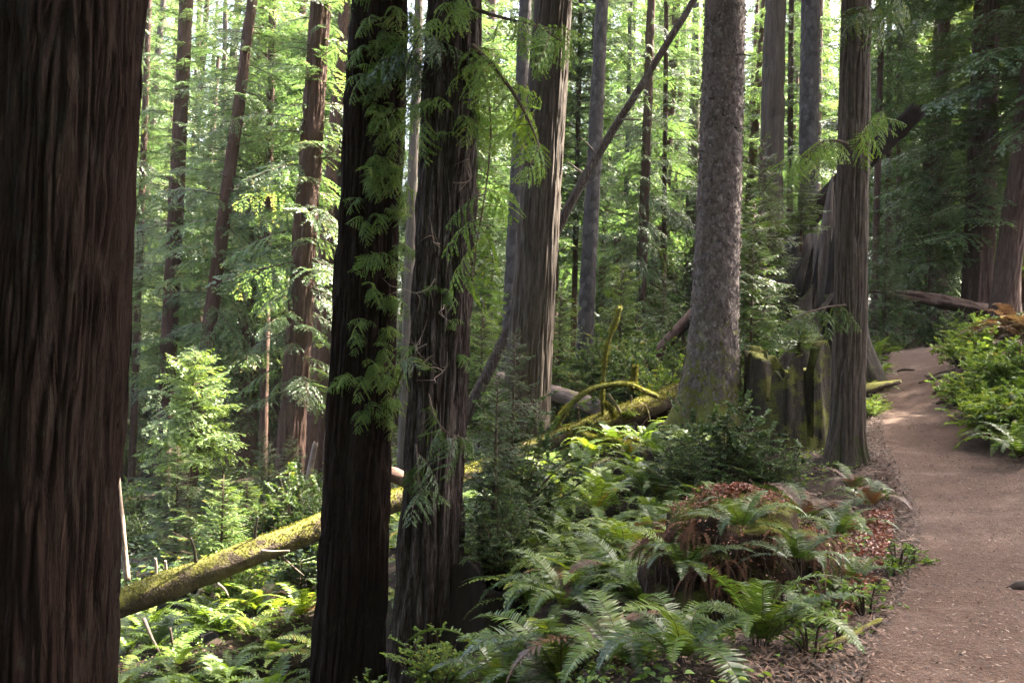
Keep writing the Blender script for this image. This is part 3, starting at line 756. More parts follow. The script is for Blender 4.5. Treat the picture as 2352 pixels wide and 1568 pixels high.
make_tree('conifer_tree', 'dark straight conifer leafy from foot to top, right of the leaning dead trunk', 'tree', 'bark_dark', 29.0, (1468, 800), (1492, 120), 24, 15, n=36, dz=.2, relief=rel_redwood(.03, .09, 17), seed=19, crowns=[(CD[0], 1.2, .40, .85)])
thin = [(1357, 560, 1367, 0, 13, 30, 'bark_pale', 'thin pale trunk close behind the slender grey one'),
        (1524, 700, 1530, 60, 11, 31, 'bark_dark', 'thin dark trunk between the leafy conifer and the scaly spruce'),
        (2040, 800, 2042, 300, 15, 34, 'bark_red', 'thin brown trunk, leftmost of three past the trail crest'),
        (2063, 800, 2067, 200, 13, 33, 'bark_dark', 'thin dark trunk, middle one of three past the trail crest'),
        (2090, 780, 2098, 200, 17, 36, 'bark_pale', 'thin pale trunk, rightmost of three past the trail crest'),
        (2006, 800, 2024, 60, 15, 28, 'bark_dark', 'dark trunk close behind the trailside tree'),
        (1813, 560, 1818, 0, 13, 33, 'bark_dark', 'thin dark trunk between the dead tree and the bluish spruce'),
        (302, 1110, 322, 560, 17, 34, 'bark_dark', 'thin trunk in the dark gap beside the massive redwood'),
        (602, 1150, 616, 480, 20, 29, 'bark_red', 'slim pinkish trunk left of the thick reddish one'),
        (498, 1110, 508, 560, 14, 36, 'bark_pale', 'thin pale trunk behind the right side of the sunlit sapling'),
        (1448, 600, 1456, 0, 12, 40, 'bark_pale', 'thin pale trunk far beyond the leaning dead trunk'),
        (1112, 1060, 1124, 840, 12, 20, 'moss_branch', 'bare mossy pole standing left of the furrowed grey trunk'),
        (1315, 880, 1322, 560, 13, 30, 'bark_dark', 'thin dark trunk left of the slender grey one'),
        (1430, 860, 1440, 400, 13, 38, 'bark_blue', 'thin grey trunk seen behind the upright mossy branch')]
for i, (x0, y0, x1, y1, w, d, bk, lb) in enumerate(thin):
    pole = 'pole' in lb
    make_tree('dead_tree' if pole else 'conifer_tree', lb, 'tree', bk, d, (x0, y0), (x1, y1), w, w * .85, H=2.4 if pole else None, n=20, dz=.3, relief=rel_redwood(.015, .09, 30 + i), seed=30 + i,
              crowns=() if pole else [(CR[i % 4], random.uniform(4.5, 9), random.uniform(.55, .8), random.uniform(.8, 1))])

# ------------------------------------------------------------------ the far forest
def far_trunk(seed, bark):
    V, Q = trunk_verts((0, 0, 1), .30, .07, 24, np.linspace(-.8, 24, 30), 16, rel_redwood(.03, .12, seed), .12, .6, 0, seed)
    mb = Mb(); mb.add(V, Q, 0, .5, True); return mb.mesh('trunk', [M[bark]])
FT = [far_trunk(60, 'bark_dark'), far_trunk(61, 'bark_red'), far_trunk(62, 'bark_pale'), far_trunk(63, 'bark_dark')]
zones = [(-150, 760, 90, 31, 100, 'slender forest conifer in the shady ravine between the massive redwood and the leafy one', 'forest conifers down the ravine'),
         (880, 1600, 48, 34, 100, 'sunny forest conifer far behind the fallen mossy log', 'forest conifers behind the mossy log'),
         (1650, 1960, 24, 36, 95, 'forest conifer seen between the scaly spruce and the trailside tree', 'forest conifers behind the shattered stump'),
         (1990, 2480, 32, 34, 85, 'dark forest conifer beyond the crest of the trail', 'forest conifers beyond the trail crest')]
rng = np.random.default_rng(91)
protos = {}
for zi, (pa, pb, n, da, db, lab, grp) in enumerate(zones):
    for k in range(n):
        d = da + (db - da) * ((k + rng.random()) / n) ** 1.1
        px = pa + (pb - pa) * ((k * .618 + rng.random() * .3) % 1.0)
        p = at(px, 900, d); z = gz(p[0], p[1])
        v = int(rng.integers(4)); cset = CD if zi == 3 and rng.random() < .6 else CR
        ci = int(rng.integers(len(cset)))
        key = (v, id(cset), ci)
        if key not in protos:
            t = thing('conifer_tree', lab, 'tree', (p[0], p[1], z), grp); protos[key] = t
            link('trunk', FT[v], t); c = link('crown', cset[ci], t); c.location.z = 2.2; c.scale = (1.1, 1.1, 1.5)
        else:
            t = copy_tree(protos[key]); t.location = Vector((p[0], p[1], z)); t['label'] = lab; t['group'] = grp
        s = rng.uniform(.85, 1.3) * (1.0 if d < 50 else 1.3)
        t.scale = (s, s, s * rng.uniform(.9, 1.1))
        t.rotation_euler = (rng.normal(0, .02), R_(1.5) + rng.normal(0, .02), rng.random() * .6)
        if d < 52: t.scale = (s * .9, s * .9, s * (.6 if zi in (1, 2) else .72))

for (x, y, s_, lab) in [(-4.6, 27, 1.15, 'leafy conifer added behind the leafy dark redwood to shade the ravine'), (-1.5, 26, 1.1, 'leafy conifer added behind the streaked dark redwood to shade the ravine'), (1.0, 30, 1.15, 'leafy conifer almost hidden behind the furrowed grey trunk'), (-7.5, 33, 1.2, 'leafy conifer in the ravine behind the slightly leaning trunk')]:  # those behind the near trunks are added to shade the ravine floor
    t = thing('conifer_tree', lab, 'tree', (x, y, gz(x, y))); link('trunk', FT[0], t); c = link('crown', CR[0], t); c.location.z = 4.0; c.scale = (1.1, 1.1, .85); t.scale = (s_, s_, s_); t.rotation_euler = (0, .02, x)
for px, d, s_, lab in [(2150, 31, .95, 'shaggy dark conifer straight above the trail crest'), (2320, 31, .95, 'shaggy dark conifer behind the right side of the broad dark redwood')]:
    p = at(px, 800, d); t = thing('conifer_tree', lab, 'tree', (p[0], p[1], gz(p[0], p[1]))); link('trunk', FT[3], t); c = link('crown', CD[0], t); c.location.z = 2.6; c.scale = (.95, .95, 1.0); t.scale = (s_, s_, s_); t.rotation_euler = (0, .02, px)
# trees added upslope of the trail, outside the picture, so their crowns shade it
for k, (x, y, s) in enumerate([(12.5, 11.5, 1.3), (15.5, 17.0, 1.25), (17, 33, 1.5), (17, 7, 1.3), (20, 14, 1.4), (16.5, 27.5, 1.3), (21.5, 31, 1.5), (15, 23, 1.2)]):
    if k == 0:
        up = thing('redwood_tree', 'unseen redwood added above the trail to shade it', 'tree', (x, y, gz(x, y)), 'added redwoods shading the trail')
        link('trunk', FT[0], up); c = link('crown', CH[0], up); c.location.z = 6.5; t = up
    else:
        t = copy_tree(up); t.location = Vector((x, y, gz(x, y)))
    t.rotation_euler = (0, 0, k * 1.3); t.scale = (s, s, s)
# and trees added behind the viewer to block sky light from the trunks
for k, (x, y, s) in enumerate([(-3, -7, 1.2), (4, -8, 1.3), (-9, -4, 1.2), (9, -5, 1.3), (0, -14, 1.5), (-8, -14, 1.4), (9, -14, 1.5), (-13, 3, 1.2), (-16, -6, 1.4), (3, -22, 1.7), (-14, -20, 1.7), (16, -12, 1.6)]):
    if k == 0:
        bk = thing('redwood_tree', 'unseen redwood added behind the viewer to block sky light', 'tree', (x, y, gz(x, y)), 'added redwoods behind the viewer')
        link('trunk', FT[0], bk); c = link('crown', CH[0], bk); c.location.z = 2.6; c.scale = (1.15, 1.15, 1.2); t = bk
    else:
        t = copy_tree(bk); t.location = Vector((x, y, gz(x, y)))
    t.rotation_euler = (0, 0, k * 1.7); t.scale = (s, s, s)

# ------------------------------------------------------------------ logs, stumps, dead wood
def log_mesh(pts, radii, mats, n=40, k=90, amp=.02, seed=0, origin=None):
    W = curve_pts(pts, k) if len(pts) > 2 else np.linspace(pts[0], pts[1], k)
    k = len(W); rad = np.interp(np.linspace(0, 1, k), np.linspace(0, 1, len(radii)), radii)
    V, Q = tube(W, rad, n)
    ring = V[:k * n].reshape(k, n, 3); L = np.linspace(0, 1, k) * np.linalg.norm(W[-1] - W[0])
    th = np.arange(n) * 2 * np.pi / n
    T, Z = np.meshgrid(th, L)
    dsp = amp * (vn(T / 2 / np.pi * 10, Z * 3, 10, seed) + .6 * vn(T / 2 / np.pi * 20, Z * 7, 20, seed + 1) + vn(T / 2 / np.pi * 4, Z * .8, 4, seed + 2) - 1.3)
    dv = nrm(ring - W[:, None]); ring += dv * dsp[..., None]
    tg = nrm(np.gradient(W, axis=0)); jr = np.random.default_rng(seed + 99)
    for e, sg in ((0, -1), (k - 1, 1)):
        ring[e] += tg[e] * sg * (rad[e] * jr.uniform(-.6, 1.3, n))[:, None]
        V[k * n + (0 if e == 0 else n):][:n] += tg[e] * sg * (-rad[e] * .3)
    V[:k * n] = ring.reshape(-1, 3)
    return V, Q

def stub(mb, p, d, L, r, bend=(0, 0, 0), mat_=0):
    W = curve_pts([p, p + d * L * .5 + np.array(bend) * .3, p + d * L + np.array(bend)], 10)
    V, Q = tube(W, np.linspace(r, r * .45, len(W)), 7); mb.add(V, Q, mat_, .5, True)

# the long mossy log
LA, LB = at(150, 1433, 9.6), at(1590, 895, 14.0)
LQ = [LA + (LB - LA) * f + np.array([0, 0, h]) for f, h in ((-.16, -.02), (.3, .02), (.55, -.015), (.8, .01), (1, 0))]
P0 = LA
lg = thing('mossy_log', 'long moss-covered fallen log running down from the spruce foot behind the dark trunks', 'log', P0)
lmid = at(860, 1170, 11.6)
V, Q = log_mesh(LQ, [.142, .138, .128, .13, .145], None, 44, 200, .028, 3)
mb = Mb(); mb.add(V - P0, Q, 0, .5, True); link('stem', mb.mesh('stem', [M['moss_log']]), lg)
rng = np.random.default_rng(12)
axis = nrm(LB - LA)
for (px, py, d, dx, dy, L, r) in [(330, 1420, 9.7, .25, -.35, .45, .02), (390, 1440, 9.8, .2, -.9, .35, .016), (450, 1290, 10.2, .05, 1, .28, .02), (585, 1240, 10.6, .05, 1, .25, .02),
                                  (500, 1340, 10.1, .9, -.35, .22, .018), (600, 1265, 10.4, .9, -.1, .24, .02), (640, 1270, 10.7, .6, -.5, .4, .018), (1290, 1010, 13, -.1, 1, .3, .03),
                                  (1330, 990, 13, .0, 1, .35, .022), (1445, 945, 13.4, .2, 1, .3, .022), (1272, 1005, 13, .1, 1, .22, .03), (1480, 930, 13.4, .5, -.9, .25, .03), (1400, 975, 13.2, .3, 1, .2, .02)]:
    mb = Mb(); p = at(px, py, d); stub(mb, p - P0, nrm(RM @ np.array([dx, dy, .25])), L, r, rng.normal(0, .04, 3)); link('branch_stub', mb.mesh('branch_stub', [M['moss_log' if px > 1200 else 'pale_twig' if px in (330, 500, 600) else 'deadwood']]), lg)
def log_branch(pts, r0, r1, m='moss_branch', seed=0):
    V, Q = log_mesh([at(*p) for p in pts], [r0, (r0 + r1) / 2, r1], None, 12, 60, .012, seed)
    mb = Mb(); mb.add(V - P0, Q, 0, .5, True); o = link('branch', mb.mesh('branch', [M[m]]), lg)
    if m == 'moss_branch':
        k_ = (len(V) - 24) // 12; rg = V[:k_ * 12].reshape(-1, 12, 3); nn = nrm(rg - rg.mean(1, keepdims=True)).reshape(-1, 3); rv = rg.reshape(-1, 3)
        r_ = np.random.default_rng(seed + 60); i_ = r_.integers(0, len(rv), 2200); den = vn(rv[i_, 0] * 7 + 3, (rv[i_, 1] + rv[i_, 2]) * 9, 0, seed)
        i_ = i_[(den + .35 * nn[i_, 2] + r_.normal(0, .12, len(i_)) > .38)]; n_ = len(i_)
        V2, Q2 = diamonds(rv[i_] - P0 - nn[i_] * .004 + np.cross(nn[i_], r_.normal(0, .012, (n_, 3))), nn[i_] + r_.normal(0, .5, (n_, 3)) - np.array([0, 0, .25]), r_.normal(0, 1, (n_, 3)), r_.uniform(.012, .036, n_), r_.uniform(.007, .014, n_))
        mb = Mb(); mb.add(V2, Q2, 0, np.clip(r_.normal(.45, .2, n_), 0, 1)); link('moss', mb.mesh('moss', [M['moss_tuft']]), o)
    return o
b1 = log_branch([(1235, 1035, 12.9), (1262, 995, 12.9), (1310, 930, 12.8), (1365, 893, 12.8), (1435, 882, 12.8), (1470, 895, 12.9), (1508, 910, 13.1)], .042, .03, seed=4)
b1['label'] = 'arched mossy branch'
b2 = log_branch([(1383, 955, 13.1), (1384, 900, 13.0), (1390, 820, 13.0), (1404, 765, 13.0), (1424, 708, 13.0)], .022, .034, seed=5)
b2['label'] = 'upright mossy branch'
log_branch([(1452, 895, 12.9), (1456, 865, 12.9), (1460, 842, 12.9)], .03, .024, seed=6)
log_branch([(1318, 985, 12.7), (1360, 1005, 12.4), (1400, 1010, 12.2), (1428, 1014, 12.1)], .038, .03, seed=7)
log_branch([(1350, 970, 12.8), (1395, 995, 12.5), (1430, 1000, 12.4), (1470, 1015, 12.2)], .034, .02, seed=8)
log_branch([(1290, 1020, 12.7), (1310, 1040, 12.5), (1335, 1060, 12.3)], .03, .022, seed=9)
log_branch([(1398, 905, 12.7), (1410, 922, 12.8), (1424, 945, 13.0)], .012, .018, 'pale_twig', 10)
log_branch([(1390, 925, 12.8), (1402, 938, 12.8), (1410, 955, 13.0)], .016, .02, 'moss_branch', 11)

V, Q = log_mesh(LQ, [.142, .138, .128, .13, .145], None, 44, 200, .028, 3)
ring = V[:200 * 44].reshape(-1, 44, 3); cen = ring.mean(1, keepdims=True); NN = nrm(ring - cen).reshape(-1, 3); RV = ring.reshape(-1, 3)
rng = np.random.default_rng(13); ii = rng.integers(0, len(RV), 30000); den = fbm(RV[ii, 0] * 2.2 + RV[ii, 2] * 2, RV[ii, 1] * 2.2, 71, 3)
ii = ii[(NN[ii, 2] + 2.4 * den + rng.normal(0, .15, len(ii)) > .25)]; n = len(ii)
D = NN[ii] + rng.normal(0, .55, (n, 3)); V, Q = diamonds(RV[ii] - P0 - NN[ii] * .006 + np.cross(NN[ii], rng.normal(0, .022, (n, 3))) + axis * rng.normal(0, .03, (n, 1)), D, rng.normal(0, 1, (n, 3)), rng.uniform(.012, .034, n), rng.uniform(.008, .016, n))
mb = Mb(); mb.add(V, Q, 0, np.clip(rng.normal(.5, .2, n) + .5 * den[:0].sum(), 0, 1)); link('moss', mb.mesh('moss', [M['moss_tuft']]), lg)
def simple_log(name, label, cat, pts, radii, m, n=32, k=70, amp=.02, seed=0, part=None):
    W = [at(*p) for p in pts]; P0 = W[0]
    V, Q = log_mesh(W, radii, None, n, k, amp, seed)
    mb = Mb(); mb.add(V - P0, Q, 0, .5, True)
    o = link(name, mb.mesh(name, [M[m]])); o.location = Vector(P0); return tag(o, label, cat)
simple_log('fallen_log', 'bare grey fallen log lying level behind the furrowed grey trunk', 'log', [(1150, 870, 17), (1280, 905, 16.5), (1430, 955, 16)], [.11, .13, .14], 'grey_log', amp=.012, seed=21)
lp = simple_log('leaning_trunk', 'long thin dead trunk leaning steeply across the sunny gap', 'log', [(1050, 995, 16.5), (1180, 735, 16.7), (1330, 430, 17), (1480, 185, 17.3), (1600, -10, 17.6), (1680, -150, 17.8)], [.098, .088, .075, .062, .052, .04], 'bark_streak', amp=.012, seed=22)
rng = np.random.default_rng(88); P0_ = np.array(lp.location)
for k in range(11):
    f = .12 + .8 * k / 10; p = at(1050 + 630 * f, 995 - 1145 * f, 16.5 + 1.3 * f) if k % 3 else at(1330 + 150 * (f - .4), 430 - 245 * (f - .4), 17)
    d = nrm(np.array([rng.normal(0, 1), rng.normal(-.6, .5), rng.normal(.2, .6)])); mb = Mb()
    W = curve_pts([at(1180, 735, 16.7), at(1330, 430, 17), at(1480, 185, 17.3)], 60); p = W[int(5 + k * 4.8)]
    stub(mb, p - P0_, d, rng.uniform(.18, .5), .02, rng.normal(0, .06, 3)); link('branch_stub', mb.mesh('branch_stub', [M['deadwood']]), lp)
simple_log('leaning_trunk', 'dark dead trunk slanting up toward the scaly spruce from behind', 'log', [(1440, 905, 19), (1530, 790, 19), (1620, 690, 19)], [.14, .13, .11], 'bark_dark', amp=.02, seed=23)
simple_log('leaning_trunk', 'thick black broken trunk slanting up from the shattered stump behind the trailside tree', 'log', [(1770, 585, 19.2), (1870, 485, 20), (1960, 395, 20.6), (2030, 330, 21), (2098, 262, 21.3)], [.24, .23, .22, .2, .19], 'black_wood', amp=.04, seed=24)
simple_log('fallen_log', 'red-brown splintered log lying high across the dark gap beyond the trail', 'log', [(1990, 668, 25), (2080, 678, 25), (2200, 702, 25.5), (2300, 725, 26)], [.05, .13, .17, .2], 'bark_dark', amp=.09, seed=25)
simple_log('fallen_log', 'short mossy log end jutting from the ferns to the trail edge', 'log', [(1950, 905, 15.2), (2010, 888, 15.4), (2064, 876, 15.6)], [.07, .065, .04], 'moss_log', amp=.02, seed=26)
simple_log('fallen_branch', 'mossy broken branch lying in the litter beside the lower trail', 'branch', [(1855, 1505, 4.3), (1930, 1475, 4.4), (2020, 1425, 4.6)], [.022, .026, .016], 'moss_log', 16, 40, .008, 27)
simple_log('leaning_trunk', 'pale bare sapling trunk leaning beside the massive redwood', 'log', [(268, 1080, 12), (280, 1200, 12), (292, 1330, 12)], [.032, .036, .04], 'pale_twig', 12, 30, .006, 28)
simple_log('leaning_trunk', 'short broken white snag leaning against the narrow pink-brown trunk', 'log', [(700, 1150, 22), (712, 1080, 22), (724, 1020, 22)], [.05, .07, .06], 'pale_twig', 14, 30, .02, 29)
for k, (x0, y0, x1, y1, lb) in enumerate([(360, 1330, 357, 1282, 'left of two short grey sticks standing behind the mossy log'), (383, 1330, 380, 1288, 'right of two short grey sticks standing behind the mossy log')]):
    simple_log('dead_stick', lb, 'stick', [(x0, y0 + 40, 12.5), ((x0 + x1) / 2, (y0 + y1) / 2, 12.5), (x1, y1, 12.5)], [.022, .02, .014], 'pale_twig', 10, 20, .006, 31 + k)
simple_log('dead_stick', 'reddish broken root end sticking out between the twin redwoods', 'stick', [(880, 1080, 11), (905, 1092, 11), (945, 1110, 11)], [.05, .08, .07], 'bark_red', 16, 24, .03, 35)
simple_log('dead_stick', 'black charred stick lying on the trail at the frame edge', 'stick', [(2315, 1358, 5.5), (2340, 1352, 5.5), (2375, 1345, 5.5)], [.02, .035, .03], 'dark_wood', 14, 24, .015, 36)

def stump_mesh(R, H, seed, n=120, rows=50, cleft=None, jag=.35, thick=.12, flare=.3, lob=5):
    """A hollow broken stump: outer shell, jagged rim, inner shell."""
    rng = np.random.default_rng(seed); th = np.arange(n) * 2 * np.pi / n
    top = H * (1 - jag * vn(th / 2 / np.pi * 9, th * 0, 9, seed) - jag * .5 * vn(th / 2 / np.pi * 26, th * 0, 26, seed + 1))
    if cleft:
        for (c, w, dpt) in cleft:
            dd = np.abs((th - c + np.pi) % (2 * np.pi) - np.pi); top = top * (1 - dpt * (1 - ss(w * .4, w, dd)))
    t = np.linspace(0, 1, rows)
    Z = t[:, None] * top[None]; T = np.repeat(th[None], rows, 0)
    prof = 1 + flare * np.exp(-Z / (H * .25)) * (1 + .6 * np.sin(lob * T + seed))
    rr_ = R * prof * (1 - .12 * Z / H) + R * .16 * (vn(T / 2 / np.pi * 7, Z * .6, 7, seed + 3) - .5) + R * .14 * (vn(T / 2 / np.pi * 30, Z * 1.2, 30, seed + 4) - .5) + R * .05 * (vn(T / 2 / np.pi * 60, Z * 3, 60, seed + 5) - .5)
    out = np.stack([rr_ * np.cos(T), rr_ * np.sin(T), Z - .25 * (1 - t)[:, None]], -1)
    ri = np.maximum(rr_ - thick * R * (1 + .5 * vn(T / 2 / np.pi * 14, Z * 3, 14, seed + 6)) * 2, .05)
    inn = np.stack([ri * np.cos(T), ri * np.sin(T), Z * .985 - .25 * (1 - t)[:, None]], -1)[::-1]
    VV = np.concatenate([out, inn]).reshape(-1, 3); k = rows * 2
    j = np.arange(n); jn = (j + 1) % n
    Q = np.concatenate([np.stack([i * n + j, i * n + jn, (i + 1) * n + jn, (i + 1) * n + j], 1) for i in range(k - 1)])
    return VV, Q

def put_stump(name, label, px, py, d, R, H, m, seed, **kw):
    p = at(px, py, d); V, Q = stump_mesh(R, H, seed, **kw)
    mb = Mb(); mb.add(V, Q, 0, .5, True)
    o = link(name, mb.mesh(name, [M[m]])); o.location = Vector((p[0], p[1], min(p[2], gz(p[0], p[1]) + .05))); return tag(o, label, 'stump')
put_stump('tree_stump', 'hollow mossy stump with a jagged rim and dark cleft, left of the trailside tree', 1806, 1040, 12.2, .56, 1.48, 'moss_stump', 70, cleft=[(-1.35, .16, .8), (-2.3, .12, .4), (-.6, .10, .3)], jag=.3, flare=.15)
put_stump('tree_stump', 'dark rotten stump sunk in the shade under the mossy log', 440, 1440, 11.8, .38, .75, 'snag_wood', 71, jag=.4)
put_stump('tree_stump', 'old redwood stump in shadow under the green bush', 1125, 1460, 8.0, .36, .75, 'dark_wood', 72, jag=.4)
# the shattered stump: a ring of standing slabs around a torn core
ps = at(1815, 830, 18.5); ps[2] = gz(ps[0], ps[1])
sn = thing('shattered_stump', 'huge shattered redwood stump with tall standing splinters behind the hollow mossy one', 'stump', ps)
V, Q = stump_mesh(1.2, 3.3, 73, cleft=[(-1.2, .3, .7)], jag=.5, flare=.55, n=160)
mb = Mb(); mb.add(V, Q, 0, .5, True); link('base', mb.mesh('base', [M['snag_wood']]), sn)
def slab(a_, b_, w0, w1, th_, seed, m='snag_wood'):
    W = np.linspace(a_, b_, 24); ax_ = nrm(b_ - a_); S = nrm(np.cross(ax_, np.array([.1, 1, 0]))); U = np.cross(S, ax_)
    n = 48; t = np.linspace(0, 1, 24); a2 = np.arange(n) * 2 * np.pi / n
    w = (w0 + (w1 - w0) * t) * (1 - .97 * t ** 5) * (1 + .35 * (vn(t * 5, t * 0, 0, seed + 50) - .5)); hh = th_ * (1 - .5 * t)
    r1 = 1 + .55 * (vn(np.repeat(a2[None], 24, 0) / 2 / np.pi * 17, np.repeat(t[:, None], n, 1) * 5, 17, seed + 9) - .5) + .5 * (vn(np.repeat(a2[None], 24, 0) / 2 / np.pi * 9, np.repeat(t[:, None], n, 1) * 3, 9, seed) - .5)
    V = W[:, None] + S * (np.cos(a2)[None, :, None] * (w[:, None] * r1)[..., None]) + U * (np.sin(a2)[None, :, None] * (hh[:, None] * r1)[..., None])
    V = V.reshape(-1, 3); j = np.arange(n); jn = (j + 1) % n
    Q = np.concatenate([np.stack([i * n + j, i * n + jn, (i + 1) * n + jn, (i + 1) * n + j], 1) for i in range(23)])
    mb = Mb(); mb.add(V - ps, Q, 0, .5, True); return link('splinter', mb.mesh('splinter', [M[m]]), sn)
slab(at(1880, 760, 18.2), at(1912, 400, 18.4), .20, .10, .12, 1, 'deadwood')
slab(at(1905, 800, 18.0), at(1922, 500, 18.2), .12, .10, .10, 2, 'dark_wood')
slab(at(1840, 760, 17.6), at(1868, 560, 17.7), .13, .05, .08, 3)
slab(at(1862, 780, 17.4), at(1880, 570, 17.6), .10, .04, .07, 4)
slab(at(1720, 800, 17.4), at(1850, 585, 17.8), .26, .08, .15, 5)
slab(at(1690, 900, 16.8), at(1770, 640, 17.4), .34, .16, .22, 6)
slab(at(1740, 880, 16.6), at(1800, 720, 17.0), .22, .12, .15, 7)
slab(at(1800, 700, 18.6), at(1855, 470, 18.8), .45, .18, .25, 8, 'dark_wood')
slab(at(1745, 905, 15), at(1925, 660, 15.6), .09, .06, .08, 9)
# torn root mass at the log's upper end
pr = at(1530, 965, 14.0); rm = thing('root_mass', 'torn reddish root mass at the upper end of the mossy log', 'roots', pr)
rng = np.random.default_rng(5)
mb = Mb()
th, ph = np.meshgrid(np.linspace(0, 2 * np.pi, 49), np.linspace(.02, np.pi - .02, 25))
rad = .32 * (1 + .5 * (vn(th / 2 / np.pi * 8, ph * 3, 8, 5) - .5) + .4 * (vn(th / 2 / np.pi * 20, ph * 8, 20, 6) - .5))
V = np.stack([rad * np.sin(ph) * np.cos(th) * 1.2, rad * np.sin(ph) * np.sin(th), rad * np.cos(ph) * .9], -1).reshape(-1, 3)
I, J = np.meshgrid(np.arange(24), np.arange(48), indexing='ij'); q = (I * 49 + J).ravel()
mb.add(V, np.stack([q, q + 49, q + 50, q + 1], 1), 0, .5, True); link('soil_clump', mb.mesh('soil_clump', [M['mound']]), rm)
mb = Mb()
for k in range(26):
    d = nrm(rng.normal(0, 1, 3) + np.array([0, -.5, 0])); p = d * .26
    W = curve_pts([p, p + d * .12 + rng.normal(0, .05, 3), p + d * .25 + rng.normal(0, .1, 3) - np.array([0, 0, .08])], 9)
    V, Q = tube(W, np.linspace(.018, .004, len(W)), 5); mb.add(V, Q, 0, .5, True)
link('roots', mb.mesh('roots', [M['bark_red']]), rm)
simple_log('fallen_log', 'dull brown log below the torn root mass', 'log', [(1480, 935, 14.6), (1530, 985, 14.2), (1560, 1000, 14)], [.06, .08, .07], 'grey_log', amp=.015, seed=38)

# roots across the trail
for k, (x0, y0, x1, y1, d) in enumerate([(2110, 885, 2200, 868, 17.3), (2125, 866, 2190, 862, 18.3), (2140, 912, 2195, 905, 16.2), (2150, 935, 2215, 925, 15.5), (2060, 858, 2100, 855, 19.5)]):
    a_, b_ = hit(x0, y0), hit(x1, y1); m_ = (a_ + b_) / 2 + np.array([0, .1, 0])
    W = curve_pts([a_, m_, b_], 24); W[:, 2] = g(W[:, 0], W[:, 1]) + .045
    V, Q = tube(W, .028 * np.sin(np.linspace(.25, 2.9, len(W))) + .008, 8); mb = Mb(); mb.add(V - a_, Q, 0, .5, True)
    o = link('exposed_root', mb.mesh('exposed_root', [M['twig']])); o.location = Vector(a_)
    tag(o, 'gnarled tree root exposed across the worn upper trail', 'root', 'roots crossing the upper trail')

# ------------------------------------------------------------------ the mound beside the trail
pm = at(1690, 1440, 5.9); pm[2] = min(pm[2], gz(pm[0], pm[1])) - .06
mound = thing('overgrown_stump', 'rounded old stump overgrown with red creeper and hanging ferns beside the trail', 'stump', pm)
def mound_z(th, ph):
    rx, ry, rz = .60, .52, .87
    q_ = ss(.0, .7, ph)
    r = 1 + q_ * (.10 * (vn(th / 2 / np.pi * 5, ph * 2, 5, 81) - .5) + .16 * (vn(th / 2 / np.pi * 15, ph * 6, 15, 82) - .5) + .08 * (vn(th / 2 / np.pi * 36, ph * 14, 36, 83) - .5))
    s = np.sin(np.minimum(ph, 1.65))
    return np.stack([rx * r * s * np.cos(th), ry * r * s * np.sin(th), rz * r * np.cos(ph)], -1)
th, ph = np.meshgrid(np.linspace(0, 2 * np.pi, 121), np.linspace(.01, 1.9, 60))
V = mound_z(th, ph).reshape(-1, 3)
I, J = np.meshgrid(np.arange(59), np.arange(120), indexing='ij'); q = (I * 121 + J).ravel()
mb = Mb(); mb.add(V, np.stack([q, q + 121, q + 122, q + 1], 1), 0, .5, True)
link('body', mb.mesh('body', [M['mound']]), mound)
rng = np.random.default_rng(44); n = 5200
th = rng.uniform(0, 2 * np.pi, n); ph = np.abs(rng.normal(0, .55, n)) + .02
keep = (ph < 1.02 + .12 * np.sin(th * 3)) & (fbm(th * 2.5, ph * 5, 88, 3) > -.10 + .12 * ph); th, ph = th[keep], ph[keep]; n = len(th)
P = mound_z(th, ph); N = nrm(P * np.array([1, 1, .8]) + np.array([0, 0, .5])) + rng.normal(0, .3, (n, 3))
P = P * 1.01 + nrm(P) * rng.uniform(0, .03, (n, 1))
D = np.cross(N, rng.normal(0, 1, (n, 3))); V, Q = ovals(P, D, N, rng.uniform(.010, .024, n), rng.uniform(.008, .017, n))
mb = Mb(); mb.add(V, Q, 0, np.repeat(np.clip(rng.normal(.45, .28, n), 0, 1), 2))
link('creeper', mb.mesh('creeper', [M['red_leaf']]), mound)
# brown hanging fibres under it
mb = Mb()
for k in range(150):
    t_ = rng.uniform(-2.9, -.2); p = mound_z(np.array(t_), np.array(rng.uniform(.75, 1.45))) * 1.02
    W = curve_pts([p, p + np.array([rng.normal(0, .03), -.04, -.14]), p + np.array([rng.normal(0, .05), -.03, -rng.uniform(.15, .45)])], 9)
    V, Q = tube(W, np.linspace(.005, .002, len(W)), 4, False); mb.add(V, Q, 0, .5, True)
link('hanging_roots', mb.mesh('hanging_roots', [M['twig']]), mound)

